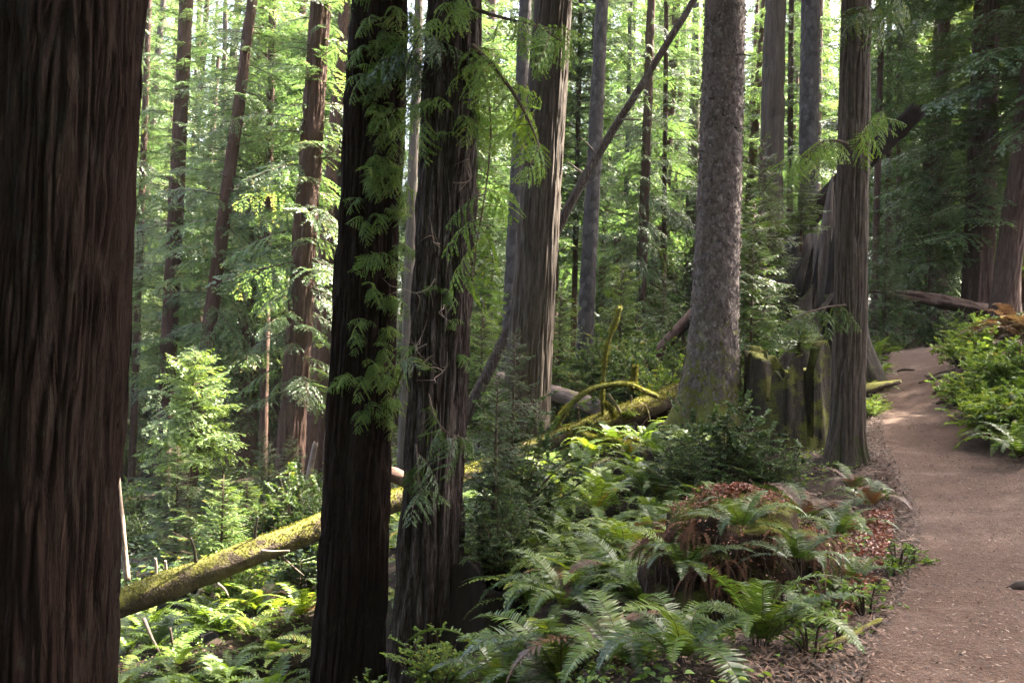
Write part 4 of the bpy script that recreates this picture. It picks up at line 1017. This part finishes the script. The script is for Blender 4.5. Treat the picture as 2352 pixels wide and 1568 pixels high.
# ------------------------------------------------------------------ ferns
def frond(mb, rng, L=.8, a0=65, a1=-35, npin=30, pl=.15, A=np.eye(3), p=np.zeros(3), leaf=0, wood=1, shade=0., curl=0.):
    t = np.linspace(0, 1, 40); ang = np.radians(a0 + (a1 - a0) * t ** 1.15)
    ds = L / 39; x = np.concatenate([[0], np.cumsum(np.cos(ang[:-1]) * ds)]); z = np.concatenate([[0], np.cumsum(np.sin(ang[:-1]) * ds)])
    y = curl * t ** 2 * L
    W = np.stack([x, y, z], 1)
    V, Q = tube(W @ A.T + p, np.linspace(.0045, .0012, 40) * (L / .8), 4, False); mb.add(V, Q, wood, .5, True)
    tp = np.linspace(.10, .985, npin); wp = np.stack([np.interp(tp, t, W[:, k]) for k in range(3)], 1)
    an = np.interp(tp, t, ang); tang = np.stack([np.cos(an), 2 * curl * tp, np.sin(an)], 1); up = np.stack([-np.sin(an), 0 * an, np.cos(an)], 1)
    prof = np.minimum(1, .45 + tp * 3.2) * np.minimum(1, (1 - tp) * 2.6 + .08) ** .85
    for s in (-1, 1):
        side = np.array([0, s, 0.]) + np.zeros((npin, 3))
        D = side + tang * (.12 + .5 * tp[:, None] ** 2) + up * (.22 - .25 * rng.random((npin, 1))) + rng.normal(0, .05, (npin, 3))
        N = up + side * -.15 + rng.normal(0, .16, (npin, 3)) + tang * rng.normal(0, .25)
        V, Q = blades((wp) @ A.T + p, D @ A.T, N @ A.T, pl * L * prof * rng.uniform(.9, 1.08, npin), L * .9 / npin * .92)
        mb.add(V, Q, leaf, np.repeat(np.clip(rng.normal(.45, .1) + shade + rng.normal(0, .07, npin), 0, 1), 2))

FR = []
for i in range(6):
    rng = np.random.default_rng(500 + i); mb = Mb()
    frond(mb, rng, 1.0, [72, 60, 66, 50, 78, 58][i], [-45, -30, -60, -25, -20, -70][i], 46, .125 + .01 * (i % 3), curl=[.1, -.12, .05, -.06, .0, .14][i])
    FR.append((mb.mesh('frond', [M['fern'], M['twig']]), mb))
def rusty(me):
    m2 = me.copy(); m2.materials[0] = M['fern_rust']; return m2
FRM = [m for m, _ in FR]; FRR = [rusty(m) for m in FRM[:3]]

def big_fern(px, py, d, size, n, label, seed, lean=None, arc=(0, 6.283), group=None, ground=True, rust=.12, drop=0.0):
    p = at(px, py, d)
    if ground: p[2] = gz(p[0], p[1]) + .02
    t = thing('sword_fern', label, 'fern', p, group); rng = np.random.default_rng(seed)
    for k in range(n):
        rs = rng.random() < rust
        f = link('frond', (FRR if rs else FRM)[rng.integers(3 if rs else 6)], t)
        if rs: f['label'] = 'rusty brown frond'
        az = arc[0] + (arc[1] - arc[0]) * (k + .6 * rng.random()) / n
        f.rotation_euler = (rng.normal(0, .12), rng.uniform(-.25, .35) + drop, az)
        s = size * rng.uniform(.65, 1.1); f.scale = (s, s, s)
        f.location = (.03 * math.cos(az), .03 * math.sin(az), 0)
    return t
near = [(1745, 1550, 4.3, .52, 17, 'bright upright fern at the lower edge with glossy bluish fronds beside the litter'),
        (1560, 1720, 4.2, .55, 14, 'spreading fern with low arching fronds left of the glossy upright one'),
        (1440, 1640, 4.8, .68, 17, 'large fern filling the lower edge below the dark stump hollow'),
        (1290, 1640, 5.1, .70, 16, 'large fern with rusty tips, second from the streaked redwood'),
        (1150, 1650, 5.4, .70, 14, 'large fern nearest the foot of the streaked redwood'),
        (1890, 1290, 5.7, .42, 13, 'dark green fern on the right flank of the overgrown stump'),
        (1965, 1310, 5.9, .34, 11, 'small fern between the overgrown stump and the trail litter'),
        (1930, 1175, 7.4, .48, 14, 'silvery fern by the trail below the trailside tree'),
        (1850, 1130, 8.2, .55, 13, 'rust-tinged fern in front of the hollow mossy stump'),
        (2000, 1125, 8.4, .46, 12, 'fern with pale fronds reaching over the trail edge'),
        (1960, 1090, 9.2, .45, 12, 'reddish fern at the foot of the trailside tree'),
        (1790, 1130, 8.6, .5, 12, 'drooping fern right of the dark huckleberry bush'),
        (1475, 1345, 6.3, .6, 14, 'fern with long hanging fronds on the left flank of the overgrown stump'),
        (1500, 1215, 8.0, .6, 13, 'wide fern on the slope above the hanging one'),
        (1400, 1240, 7.8, .6, 13, 'fern mid-slope below the reddish dirt patch'),
        (1330, 1290, 7.4, .6, 13, 'fern on the slope beside the pale bare root'),
        (1440, 1340, 6.8, .6, 13, 'pale green fern on the slope below the wide one'),
        (1300, 1400, 6.5, .62, 13, 'fern in the hollow right of the shadowed old stump'),
        (1235, 1330, 7.4, .6, 12, 'long fronded fern close to the green bush'),
        (1500, 1130, 9.6, .6, 12, 'bluish fern left of the dark huckleberry bush'),
        (1830, 1400, 4.9, .3, 10, 'small fern amid creeping leaves on the trail bank'),
        ]
for i, (px, py, d, s, n, lb) in enumerate(near):
    big_fern(px, py, d, s, n, lb, 600 + i, rust=.35 if 'rust' in lb or 'reddish' in lb else (.0 if i < 2 else .1), drop=-.32 if i == 0 else 0.)
# ferns rooted on the mound itself
for i, (px, py, d, s, lb, dr) in enumerate([(1700, 1215, 5.35, .40, 'fern sprouting from the middle of the overgrown stump with arched silver fronds', .0),
                                          (1570, 1300, 5.45, .42, 'fern sprouting low on the left of the overgrown stump', .1),
                                          (1835, 1290, 5.35, .38, 'fern sprouting low on the right of the overgrown stump', .1)]):
    big_fern(px, py, d, s, 13, lb, 700 + i, ground=False, rust=.0, drop=dr)
DF = []
for i in range(4):
    rng = np.random.default_rng(560 + i); mb = Mb()
    frond(mb, rng, 1.0, [25, 40, 10, 30][i], [-95, -88, -92, -100][i], 30, .055, curl=[.05, -.08, .0, .1][i], leaf=0)
    DF.append(mb.mesh('frond', [M['fern_dead'], M['twig']]))
_r = np.random.default_rng(749)
for i in range(20):
    th_ = -2.9 + 2.6 * (i + .7 * _r.random()) / 20; ph_ = _r.uniform(.72, 1.3); p = pm + mound_z(np.array(th_), np.array(ph_)) * 1.02; s = _r.uniform(.32, .46)
    t = thing('dead_fern', 'withered brown fronds hanging down the shaded face of the overgrown stump', 'fern', p, 'withered ferns on the overgrown stump')
    rng = np.random.default_rng(750 + i)
    for k in range(8):
        f = link('frond', DF[rng.integers(4)], t); f.rotation_euler = (rng.normal(0, .15), rng.normal(0, .2), th_ + rng.normal(0, .6)); sc = s * rng.uniform(.6, 1.15); f.scale = (sc * .6, sc * .8, sc)

# slope ferns: one mesh each
FM = []
for i in range(5):
    rng = np.random.default_rng(800 + i); mb = Mb(); n = 13
    for k in range(n):
        A = rotz(k * 6.283 / n + rng.normal(0, .2)) @ roty(rng.uniform(-.2, .35))
        frond(mb, rng, rng.uniform(.7, 1.1), rng.uniform(50, 76), rng.uniform(-55, -15), 22, .125, A, curl=rng.normal(0, .08), shade=rng.normal(0, .08) + (.5 if rng.random() < .07 else 0))
    FM.append(mb.mesh('slope_fern', [M['fern_far'], M['twig']]))
FMR = [FM[0].copy()]; FMR[0].materials[0] = M['fern_bronze']
fp = None
def slope_fern(p, s, lab, grp, rng, me=None):
    global fp
    o = link('sword_fern', me or FM[rng.integers(5)]); o.location = Vector(p); o.rotation_euler = (rng.normal(0, .12), rng.normal(0, .12), rng.random() * 6.28); o.scale = (s, s, s * rng.uniform(.85, 1.1))
    return tag(o, lab, 'fern', grp)
rng = np.random.default_rng(66); pts = []
def scatter(n, box, mind, fn, tmin=5.0, maxd=60):
    k = 0
    for _ in range(n * 8):
        if k >= n: break
        px, py = rng.uniform(box[0], box[2]), rng.uniform(box[1], box[3]); p = hit(px, py, tmin)
        if abs(float(trail_u(p[0], p[1]))) < 1.25 and p[1] < 32: continue
        if p[1] > maxd or any((p[0] - q[0]) ** 2 + (p[1] - q[1]) ** 2 < mind ** 2 for q in pts): continue
        pts.append(p); fn(p, px, py); k += 1
scatter(115, (1060, 1000, 1640, 1400), .36, lambda p, a, b: slope_fern(p, rng.uniform(.45, .75), 'sword fern in the dense ferny slope below the mossy log', 'sword ferns on the open slope', rng), 6.2, 16)
scatter(60, (280, 1400, 760, 1640), .42, lambda p, a, b: slope_fern(p, rng.uniform(.5, .8), 'sword fern in the sunny hollow under the lower end of the mossy log', 'sword ferns in the hollow', rng), 6.5, 18)
scatter(14, (880, 1180, 1080, 1420), .5, lambda p, a, b: slope_fern(p, rng.uniform(.5, .7), 'sword fern glimpsed low between the dark trunks', 'sword ferns between the trunks', rng), 9.5, 20)
for px, py in [(2000, 845), (2015, 830), (2025, 860), (2005, 880), (1998, 930), (2010, 905), (2000, 800)]:
    p = hit(px, py, 12); slope_fern(p, rng.uniform(.5, .75), 'pale fern in the row along the left edge of the upper trail', 'ferns along the upper trail', rng)
for px, py, s in [(2290, 742, .7), (2330, 735, .8), (2350, 760, .7), (2310, 775, .6), (2380, 740, .8), (2340, 800, .6), (2280, 790, .5)]:
    p = hit(px, py + 60, 9); slope_fern(p + np.array([0, 0, .1]), s * 1.3, 'red-brown bracken fern crowning the bank right of the trail', 'rusty ferns on the bank', rng, FMR[0])

for px, py, s_ in [(2285, 880, .6), (2320, 960, .6), (2260, 930, .5), (2340, 1040, .55), (2300, 1000, .5), (2345, 905, .6), (2230, 870, .55), (2310, 840, .6), (2270, 985, .45), (2340, 985, .55)]:
    p = hit(px, py + 40, 8); slope_fern(p + np.array([0, 0, .12]), s_ * 1.3, 'light green fern among the leafy clumps on the bank right of the trail', 'green ferns on the bank', rng)

# ------------------------------------------------------------------ bushes
def bush_mesh(name, seed, R, H, nst, nleaf, leafL, leafW, leaf, broad=True, up=.5, low=.15):
    rng = np.random.default_rng(seed); mb = Mb(); wood = Mb()
    tips = []
    for k in range(nst):
        az = rng.random() * 6.28; r = R * math.sqrt(rng.random()); e = np.array([r * math.cos(az), r * math.sin(az), H * rng.uniform(.45, 1.0) * math.sqrt(max(.1, 1 - .7 * (r / R) ** 2))])
        b_ = np.array([.12 * R * math.cos(az), .12 * R * math.sin(az), 0]); m_ = b_ * .5 + e * np.array([.35, .35, .62])
        W = curve_pts([b_, m_, e], 14); V, Q = tube(W, np.linspace(.009, .002, len(W)), 4, False); wood.add(V, Q, 0, .5, True)
        for _ in range(5):
            i = rng.integers(5, 14); d = nrm(rng.normal(0, 1, 3) * np.array([1, 1, .5]) + np.array([math.cos(az), math.sin(az), up]) * .6)
            l = rng.uniform(.12, .3) * R * 1.2; Wt = np.stack([W[i], W[i] + d * l * .5 + [0, 0, .02], W[i] + d * l])
            V, Q = tube(Wt, [.003, .002, .001], 3, False); wood.add(V, Q, 0, .5, True); tips.append((W[i], d, l, rng.normal(.45, .13)))
    per = max(3, int(nleaf / len(tips)))
    P, D, N, Rn = [], [], [], []
    for (p, d, l, c) in tips:
        t = rng.uniform(.1, 1.05, per)[:, None]; s = np.where(np.arange(per) % 2, 1, -1)[:, None]
        sd = nrm(np.cross(d, [0, 0, 1])); P.append(p + d * l * t); D.append(d * .7 + sd * s * .9 + rng.normal(0, .25, (per, 3)))
        N.append(np.array([0, 0, 1]) + rng.normal(0, .35, (per, 3))); Rn.append(np.clip(c + rng.normal(0, .13, per) + .25 * (t[:, 0] > .9), 0, 1))
    P, D, N, Rn = map(np.concatenate, (P, D, N, Rn)); n = len(P)
    V, Q = ovals(P, D, N, leafL * rng.uniform(.7, 1.2, n), leafW * rng.uniform(.7, 1.2, n)); mb.add(V, Q, 0, np.repeat(Rn, 2))
    return mb.mesh(name, [M[leaf]]), wood.mesh('stems', [M['twig']])
BU = {'huck': bush_mesh('foliage', 900, .85, 1.1, 60, 19000, .036, .019, 'leaf_bush'), 'huck2': bush_mesh('foliage', 901, .6, 1.5, 46, 13000, .034, .017, 'leaf_bush', up=.9),
      'bank': bush_mesh('foliage', 902, .75, .62, 60, 5200, .055, .034, 'leaf_bank'), 'bank2': bush_mesh('foliage', 903, .7, .75, 50, 4200, .062, .036, 'leaf_bank', up=.8),
      'light': bush_mesh('foliage', 904, .6, .8, 40, 3600, .05, .022, 'leaf_bank', up=.9), 'herb': bush_mesh('foliage', 905, .16, .22, 9, 170, .040, .022, 'leaf_bank', up=.3)}
def bush(kind, label, p, s, sz=1.0, rot=0., group=None, name='shrub'):
    t = thing(name, label, 'shrub', p, group); t.rotation_euler = (0, 0, rot); t.scale = (s, s, s * sz)
    link('foliage', BU[kind][0], t); link('stems', BU[kind][1], t); return t
def on(px, py, d, dz=0.):
    p = at(px, py, d); p[2] = gz(p[0], p[1]) + dz; return p
bush('huck', 'dense dark huckleberry bush in front of the spruce foot', on(1670, 1120, 9.9), 1.0, .9, .3, name='huckleberry_bush')
bush('huck', 'dark huckleberry growth spilling left below the spruce foot', on(1575, 1135, 9.5), .62, .85, 4.3, name='huckleberry_bush')
bush('huck', 'sprawling dark huckleberry bush low in front of the hollow mossy stump', on(1770, 1110, 9.6), .6, .8, 2.1, name='huckleberry_bush')
bush('huck2', 'leafy green bush growing over the shadowed stump right of the streaked redwood', on(1140, 1440, 8.0, .40), .75, .8, .5, name='huckleberry_bush')
bush('huck2', 'tall loose bush with upright shoots before the furrowed grey trunk', on(1180, 1290, 9.3), 1.05, .95, 1.7, name='huckleberry_bush')
bush('huck', 'low dark bush spreading right of the leafy one over the stump', on(1200, 1330, 8.4), .6, .8, 4.0, name='huckleberry_bush')
bush('huck2', 'green bush half hidden behind the left twin, below the mossy log', on(690, 1420, 11.0), .8, .65, 2.0, name='huckleberry_bush')
bush('light', 'bluish green shrub under the mossy log beside the dark rotten stump', on(545, 1440, 11.2), 1.0, 1.0, .2)
bush('light', 'small shrub under the left end of the mossy log', on(340, 1440, 11.5), .7, .8, 1.2)
bush('light', 'light green shrub left of the spruce near the root mass', on(1545, 900, 15.0), 1.2, 1.2, 1.0)
bush('light', 'bright leafy shrub growing on the mossy log between its branches', at(1440, 965, 13.2), .26, .9, 2.0)
bush('light', 'shrub with light leaves at the left foot of the shattered stump', on(1730, 880, 15.5), 1.1, 1.2, 3.0)
bush('light', 'green shrub on the ground right of the scaly spruce', on(1700, 960, 13.5), .8, 1.1, 4.1)
for i, (px, py, d, k, s, lb) in enumerate([(2260, 960, 12.6, 'bank', .8, 'leafy salal clump low on the bank halfway up the trail'), (2330, 1010, 11.4, 'bank', .95, 'broad salal clump where the bank meets the frame edge'),
        (2300, 900, 13.8, 'bank2', .95, 'fresh green salal clump mid-height on the bank'), (2350, 930, 12.6, 'bank2', 1.0, 'tall salal clump on the bank behind the lower ones'), (2225, 905, 15.3, 'bank', .75, 'small salal clump beside the exposed roots'),
        (2215, 850, 18, 'bank2', .95, 'yellowish shrub at the top corner of the bank'), (2250, 800, 19.0, 'light', 1.2, 'tall leafy shrub above the top corner of the bank'), (2300, 845, 15.5, 'bank', 1.0, 'salal clump under the rusty ferns'),
        (2345, 890, 13.5, 'bank', .9, 'salal clump right under the rusty ferns at the frame edge'), (2420, 1000, 11, 'bank', 1.1, 'salal clump just past the frame edge on the bank'), (2390, 1085, 10.1, 'bank', .7, 'lowest salal clump on the bank beside the trail'),
        (2270, 860, 17, 'bank2', .9, 'bright salal clump below the tall leafy shrub'), (2150, 800, 25.5, 'huck', 1.1, 'dark bushy young conifer growth at the trail crest'), (2190, 790, 24.5, 'huck', .9, 'second dark shrub right of the one at the trail crest'),
        (1998, 960, 14.2, 'light', .45, 'small bright plant between the trailside tree and the trail'), (2010, 935, 15, 'light', .4, 'low yellow-green plant at the trail edge below the short log'),
        (2035, 790, 27, 'light', .9, 'sunlit light green shrub beyond the trail crest')]):
    bush(k, lb, on(px, py, d), s, 1.0, i * 1.3)
for i, (px, py, d, s) in enumerate([(1930, 1470, 4.5, .8), (1860, 1520, 4.25, 1.), (2060, 1290, 6.0, 1.0), (2100, 1310, 6.1, .8), (1990, 1380, 5.2, 1.0), (1900, 1400, 5.0, 1.2), (1850, 1350, 5.2, 1.1)]):
    bush('herb', 'small leafy herb among the litter along the lower trail edge', on(px, py, d), s, 1, i * 2.1, 'herbs beside the lower trail', 'herb')
for i, (px, py, d, s, lb) in enumerate([(820, 1640, 6.2, 1.5, 'pale green broadleaf sprig at the foot of the leafy redwood'), (1010, 1640, 6.2, 1.4, 'pale green broadleaf sprig at the foot of the streaked redwood')]):
    bush('light', lb, on(px, py, d), .55, 1.1, i * 2.0)

# shrubs under the far trees
rng = np.random.default_rng(31)
FS = [BU['light'][0].copy(), BU['huck'][0].copy()]
for m_ in FS: m_.materials[0] = M['leaf_dark']  # shade of the forest floor put into the leaf colour
def far_shrubs(n, box, lab, grp, tmin, s0, s1):
    proto = None
    for k in range(n):
        px, py = rng.uniform(box[0], box[2]), rng.uniform(box[1], box[3]); p = hit(px, py, tmin)
        if abs(float(trail_u(p[0], p[1]))) < 1.5 and p[1] < 34: continue
        if proto is None:
            proto = t = thing('shrub', lab, 'shrub', p, grp)
            link('foliage', FS[n % 2], t); link('stems', BU['huck'][1], t)
        else: t = copy_tree(proto); t.location = Vector(p)
        sc = rng.uniform(s0, s1); t.scale = (sc, sc, sc * rng.uniform(.8, 1.3)); t.rotation_euler = (0, 0, rng.random() * 6.28)
far_shrubs(7, (270, 1240, 730, 1340), 'leafy shrub on the shady ravine floor beyond the mossy log', 'shrubs on the ravine floor', 13, .8, 1.5)
far_shrubs(19, (1060, 900, 1600, 1010), 'leafy shrub among the trees behind the upper mossy log', 'shrubs behind the mossy log', 16, 1.0, 1.7)
far_shrubs(10, (1990, 780, 2120, 820), 'leafy shrub in the dim wood beyond the trail crest', 'shrubs beyond the trail crest', 26, 1.0, 2.0)

# young conifers
def sapling(label, p, me, s, sz=1.0):
    t = thing('young_conifer', label, 'young tree', p)
    V, Q = tube(np.array([[0, 0, -.3], [0, 0, 1.2], [0, 0, 2.6]]) * np.array([1, 1, sz]) * s, [.03, .02, .004], 8); mb = Mb(); mb.add(V, Q, 0, .5, True)
    link('trunk', mb.mesh('trunk', [M['twig']]), t); c = link('crown', me, t); c.scale = (s, s, s * sz); c.location.z = .25 * s; return t
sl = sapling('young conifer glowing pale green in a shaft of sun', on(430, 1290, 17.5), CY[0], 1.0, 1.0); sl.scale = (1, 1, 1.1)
for c in sl.children:
    if c.name.startswith('crown'): c.location.z = at(430, 1060, 17.5)[2] / 1.1 - sl.location.z / 1.1
    else: c.scale = (1, 1, 1.25)
sapling('darker young conifer behind and below the sunlit one', on(400, 1290, 16.5), CY[2], 1.05, .75)
sapling('fresh green young conifer just above the mossy log', on(505, 1330, 14.0), CY[1], .8, .85)
sapling('feathery young conifer at the log beside the leafy redwood', on(560, 1320, 15.5), CY[1], .7, .8)
sapling('small conifer in front of the thick reddish trunk foot', on(610, 1290, 17), CY[2], .9, .8)
sapling('drooping dark young conifer right of the scaly spruce', on(1720, 960, 14.6), CY[2], 1.25, 1.0)
sapling('layered young conifer growing against the shattered stump', on(1735, 960, 16.4), CY[2], 1.45, 1.2)
sapling('drooping young conifer rooted high on the left of the shattered stump', at(1765, 640, 17.0), CY[2], .85, .75)
sapling('drooping young conifer rooted near the top of the shattered stump', at(1840, 560, 17.6), CY[2], .8, .6)
sapling('dark young conifer hugging the left base of the shattered stump', at(1715, 800, 16.3), CY[2], 1.0, .8)
sapling('young conifer on top of the hollow mossy stump', np.array(at(1835, 830, 12.0)), CY[1], .45, .5)
sapling('feathery young conifer right of the streaked redwood, over the shadowed stump', on(1125, 1440, 8.2, .35), CY[2], .62, 1.05)
sapling('feathery young conifer between the streaked redwood and the furrowed grey trunk', on(1165, 1360, 8.9, .1), CY[2], .72, 1.0)
sapling('dark young conifer left of the trail crest', on(2030, 830, 24), CY[2], 1.2, 1.1)
sapling('dark drooping conifer above the trail crest', on(2130, 800, 27), CY[2], 2.0, 1.3)
sapling('sunny young conifer behind the fallen grey log', on(1280, 930, 20), CY[1], 1.2, 1.0)
sapling('sunny young conifer behind the leaning dead trunk foot', on(1100, 1010, 19), CY[1], 1.2, 1.0)
sapling('young conifer left of the dark slanting trunk', on(1420, 900, 22), CY[1], 1.3, 1.0)

rng = np.random.default_rng(37)
for k in range(14):
    px, py = (rng.uniform(275, 730), rng.uniform(1150, 1300)) if k < 5 else (rng.uniform(1060, 1600), rng.uniform(880, 980))
    p = hit(px, py, 15)
    if k in (0, 5): sp0 = t = sapling('dark young conifer in the ravine beyond the mossy log' if k == 0 else 'young conifer in the wood behind the upper mossy log', p, CY[2], 1.0)
    else: t = copy_tree(sp0); t.location = Vector(p)
    t['group'] = 'young conifers in the ravine' if k < 5 else 'young conifers behind the log'
    sc = rng.uniform(.7, 1.3); t.scale = (sc, sc, sc * rng.uniform(.8, 1.2)); t.rotation_euler = (0, 0, rng.random() * 6.28)

# ------------------------------------------------------------------ ground cover and litter
def cover(name, label, cat, n, sampler, leaf, size, seed, shape=ovals, upz=1.0, hgt=(.02, .10), clump=.0, lo=0., hi=1.):
    rng = np.random.default_rng(seed); x, y = sampler(rng, n)
    z = surf(x, y) + rng.uniform(*hgt, len(x))
    P = np.stack([x, y, z], 1); m = len(P); a = rng.uniform(0, 6.28, m)
    D = np.stack([np.cos(a), np.sin(a), rng.normal(0, .25, m)], 1); N = np.array([0, 0, upz]) + rng.normal(0, .4, (m, 3))
    sz = rng.uniform(size[0], size[1], m); V, Q = shape(P, D, N, sz, sz * size[2])
    mb = Mb(); rn = np.clip(rng.normal((lo + hi) / 2, (hi - lo) / 3, m), 0, 1); mb.add(V, Q, 0, np.repeat(rn, len(Q) // m))
    return stuff(name, mb.mesh(name, [M[leaf]]), label, cat)
def off_trail(x, y, lim=1.0):
    u = np.abs(trail_u(x, y)); return (u > lim) | (y > 33)
def s_near(rng, n):
    y = rng.uniform(3.2, 14, n) ; x = rng.uniform(-.62, .62, n) * (y + 1.5); dens = fbm(x * 1.4, y * 1.4, 61, 3)
    k = off_trail(x, y, 1.15) & (off_trail(x, y, 1.5) | (y > 6.2) | (rng.random(n) < .25)) & (dens > -.06); return x[k], y[k]
def s_far(rng, n):
    d = 13 + 50 * rng.random(n) ** 1.4; x = rng.uniform(-.6, .6, n) * d; k = off_trail(x, d, 1.3)
    t = np.clip(((x - LA[0]) * (LB[0] - LA[0]) + (d - LA[1]) * (LB[1] - LA[1])) / ((LB[:2] - LA[:2]) ** 2).sum(), 0, 1.05)
    k &= np.hypot(x - LA[0] - t * (LB[0] - LA[0]), d - LA[1] - t * (LB[1] - LA[1])) > np.where(d > 14.6, .5, 1.4)
    return x[k], d[k]
def s_edge(rng, n):
    y = 3.4 + 11 * rng.random(n) ** 1.5; a = sm_interp(y, EL); b = sm_interp(y, ER)
    x = np.where(rng.random(n) < .75, a + .22 - np.abs(rng.normal(0, .46, n)), b + rng.normal(0, .25, n)); return x, y
def s_trail(rng, n):
    y = 3.3 + 12 * rng.random(n) ** 1.6; a = sm_interp(y, EL); b = sm_interp(y, ER); u = rng.random(n); return a + (b - a) * u, y
def s_red(rng, n):
    y = rng.uniform(5.0, 8.2, n); a = sm_interp(y, EL); return a - np.abs(rng.normal(.12, .28, n)), y
cover('ground_cover', 'small green leaves carpeting the slope between the ferns', 'ground cover', 26000, s_near, 'leaf_bank', (.025, .055, .6), 1, lo=.1, hi=.9)
cover('red_ground_cover', 'reddish creeping leaves along the left edge of the trail', 'ground cover', 3200, s_red, 'red_leaf', (.018, .04, .7), 2, hgt=(.01, .08), lo=.2, hi=1.)
cover('undergrowth', 'mixed leafy undergrowth covering the forest floor farther off', 'undergrowth', 80000, s_far, 'leaf_dark', (.07, .18, .38), 3, diamonds, .7, (.0, .38), lo=.05, hi=.85)
cover('leaf_litter', 'brown needles and twigs strewn along the trail edges', 'litter', 52000, s_edge, 'litter', (.012, .07, .16), 4, diamonds, 2.0, (.004, .03), lo=0., hi=.9)
cover('trail_litter', 'fine brown chips scattered over the trail', 'litter', 15000, s_trail, 'litter', (.006, .035, .35), 5, diamonds, 3, (.003, .012), lo=.0, hi=1.)
cover('slope_litter', 'dead brown leaves lying between the ferns', 'litter', 12000, s_near, 'litter', (.02, .07, .35), 6, diamonds, 1.5, (.0, .05), lo=.1, hi=.9)


# ------------------------------------------------------------------ the air between the trees
hz = bpy.data.materials.new('haze'); hz.use_nodes = True
hz.node_tree.nodes.remove(hz.node_tree.nodes['Principled BSDF'])
pv = nd(hz.node_tree, 'VolumePrincipled'); pv.inputs['Color'].default_value = (.93, .96, .92, 1); pv.inputs['Density'].default_value = .0002
hz.node_tree.links.new(pv.outputs[0], hz.node_tree.nodes['Material Output'].inputs['Volume'])
lo_, hi_ = np.array([-425, -70, -12.]), np.array([425, 530, 60.])
c8 = np.array([[lo_[0] if i & 1 == 0 else hi_[0], lo_[1] if i & 2 == 0 else hi_[1], lo_[2] if i & 4 == 0 else hi_[2]] for i in range(8)])
mb = Mb(); mb.add(c8, [[0, 2, 3, 1], [4, 5, 7, 6], [0, 1, 5, 4], [2, 6, 7, 3], [0, 4, 6, 2], [1, 3, 7, 5]])
stuff('haze', mb.mesh('haze', [hz]), 'thin pale haze hanging among the far trees', 'haze')
cy.volume_bounces = 1
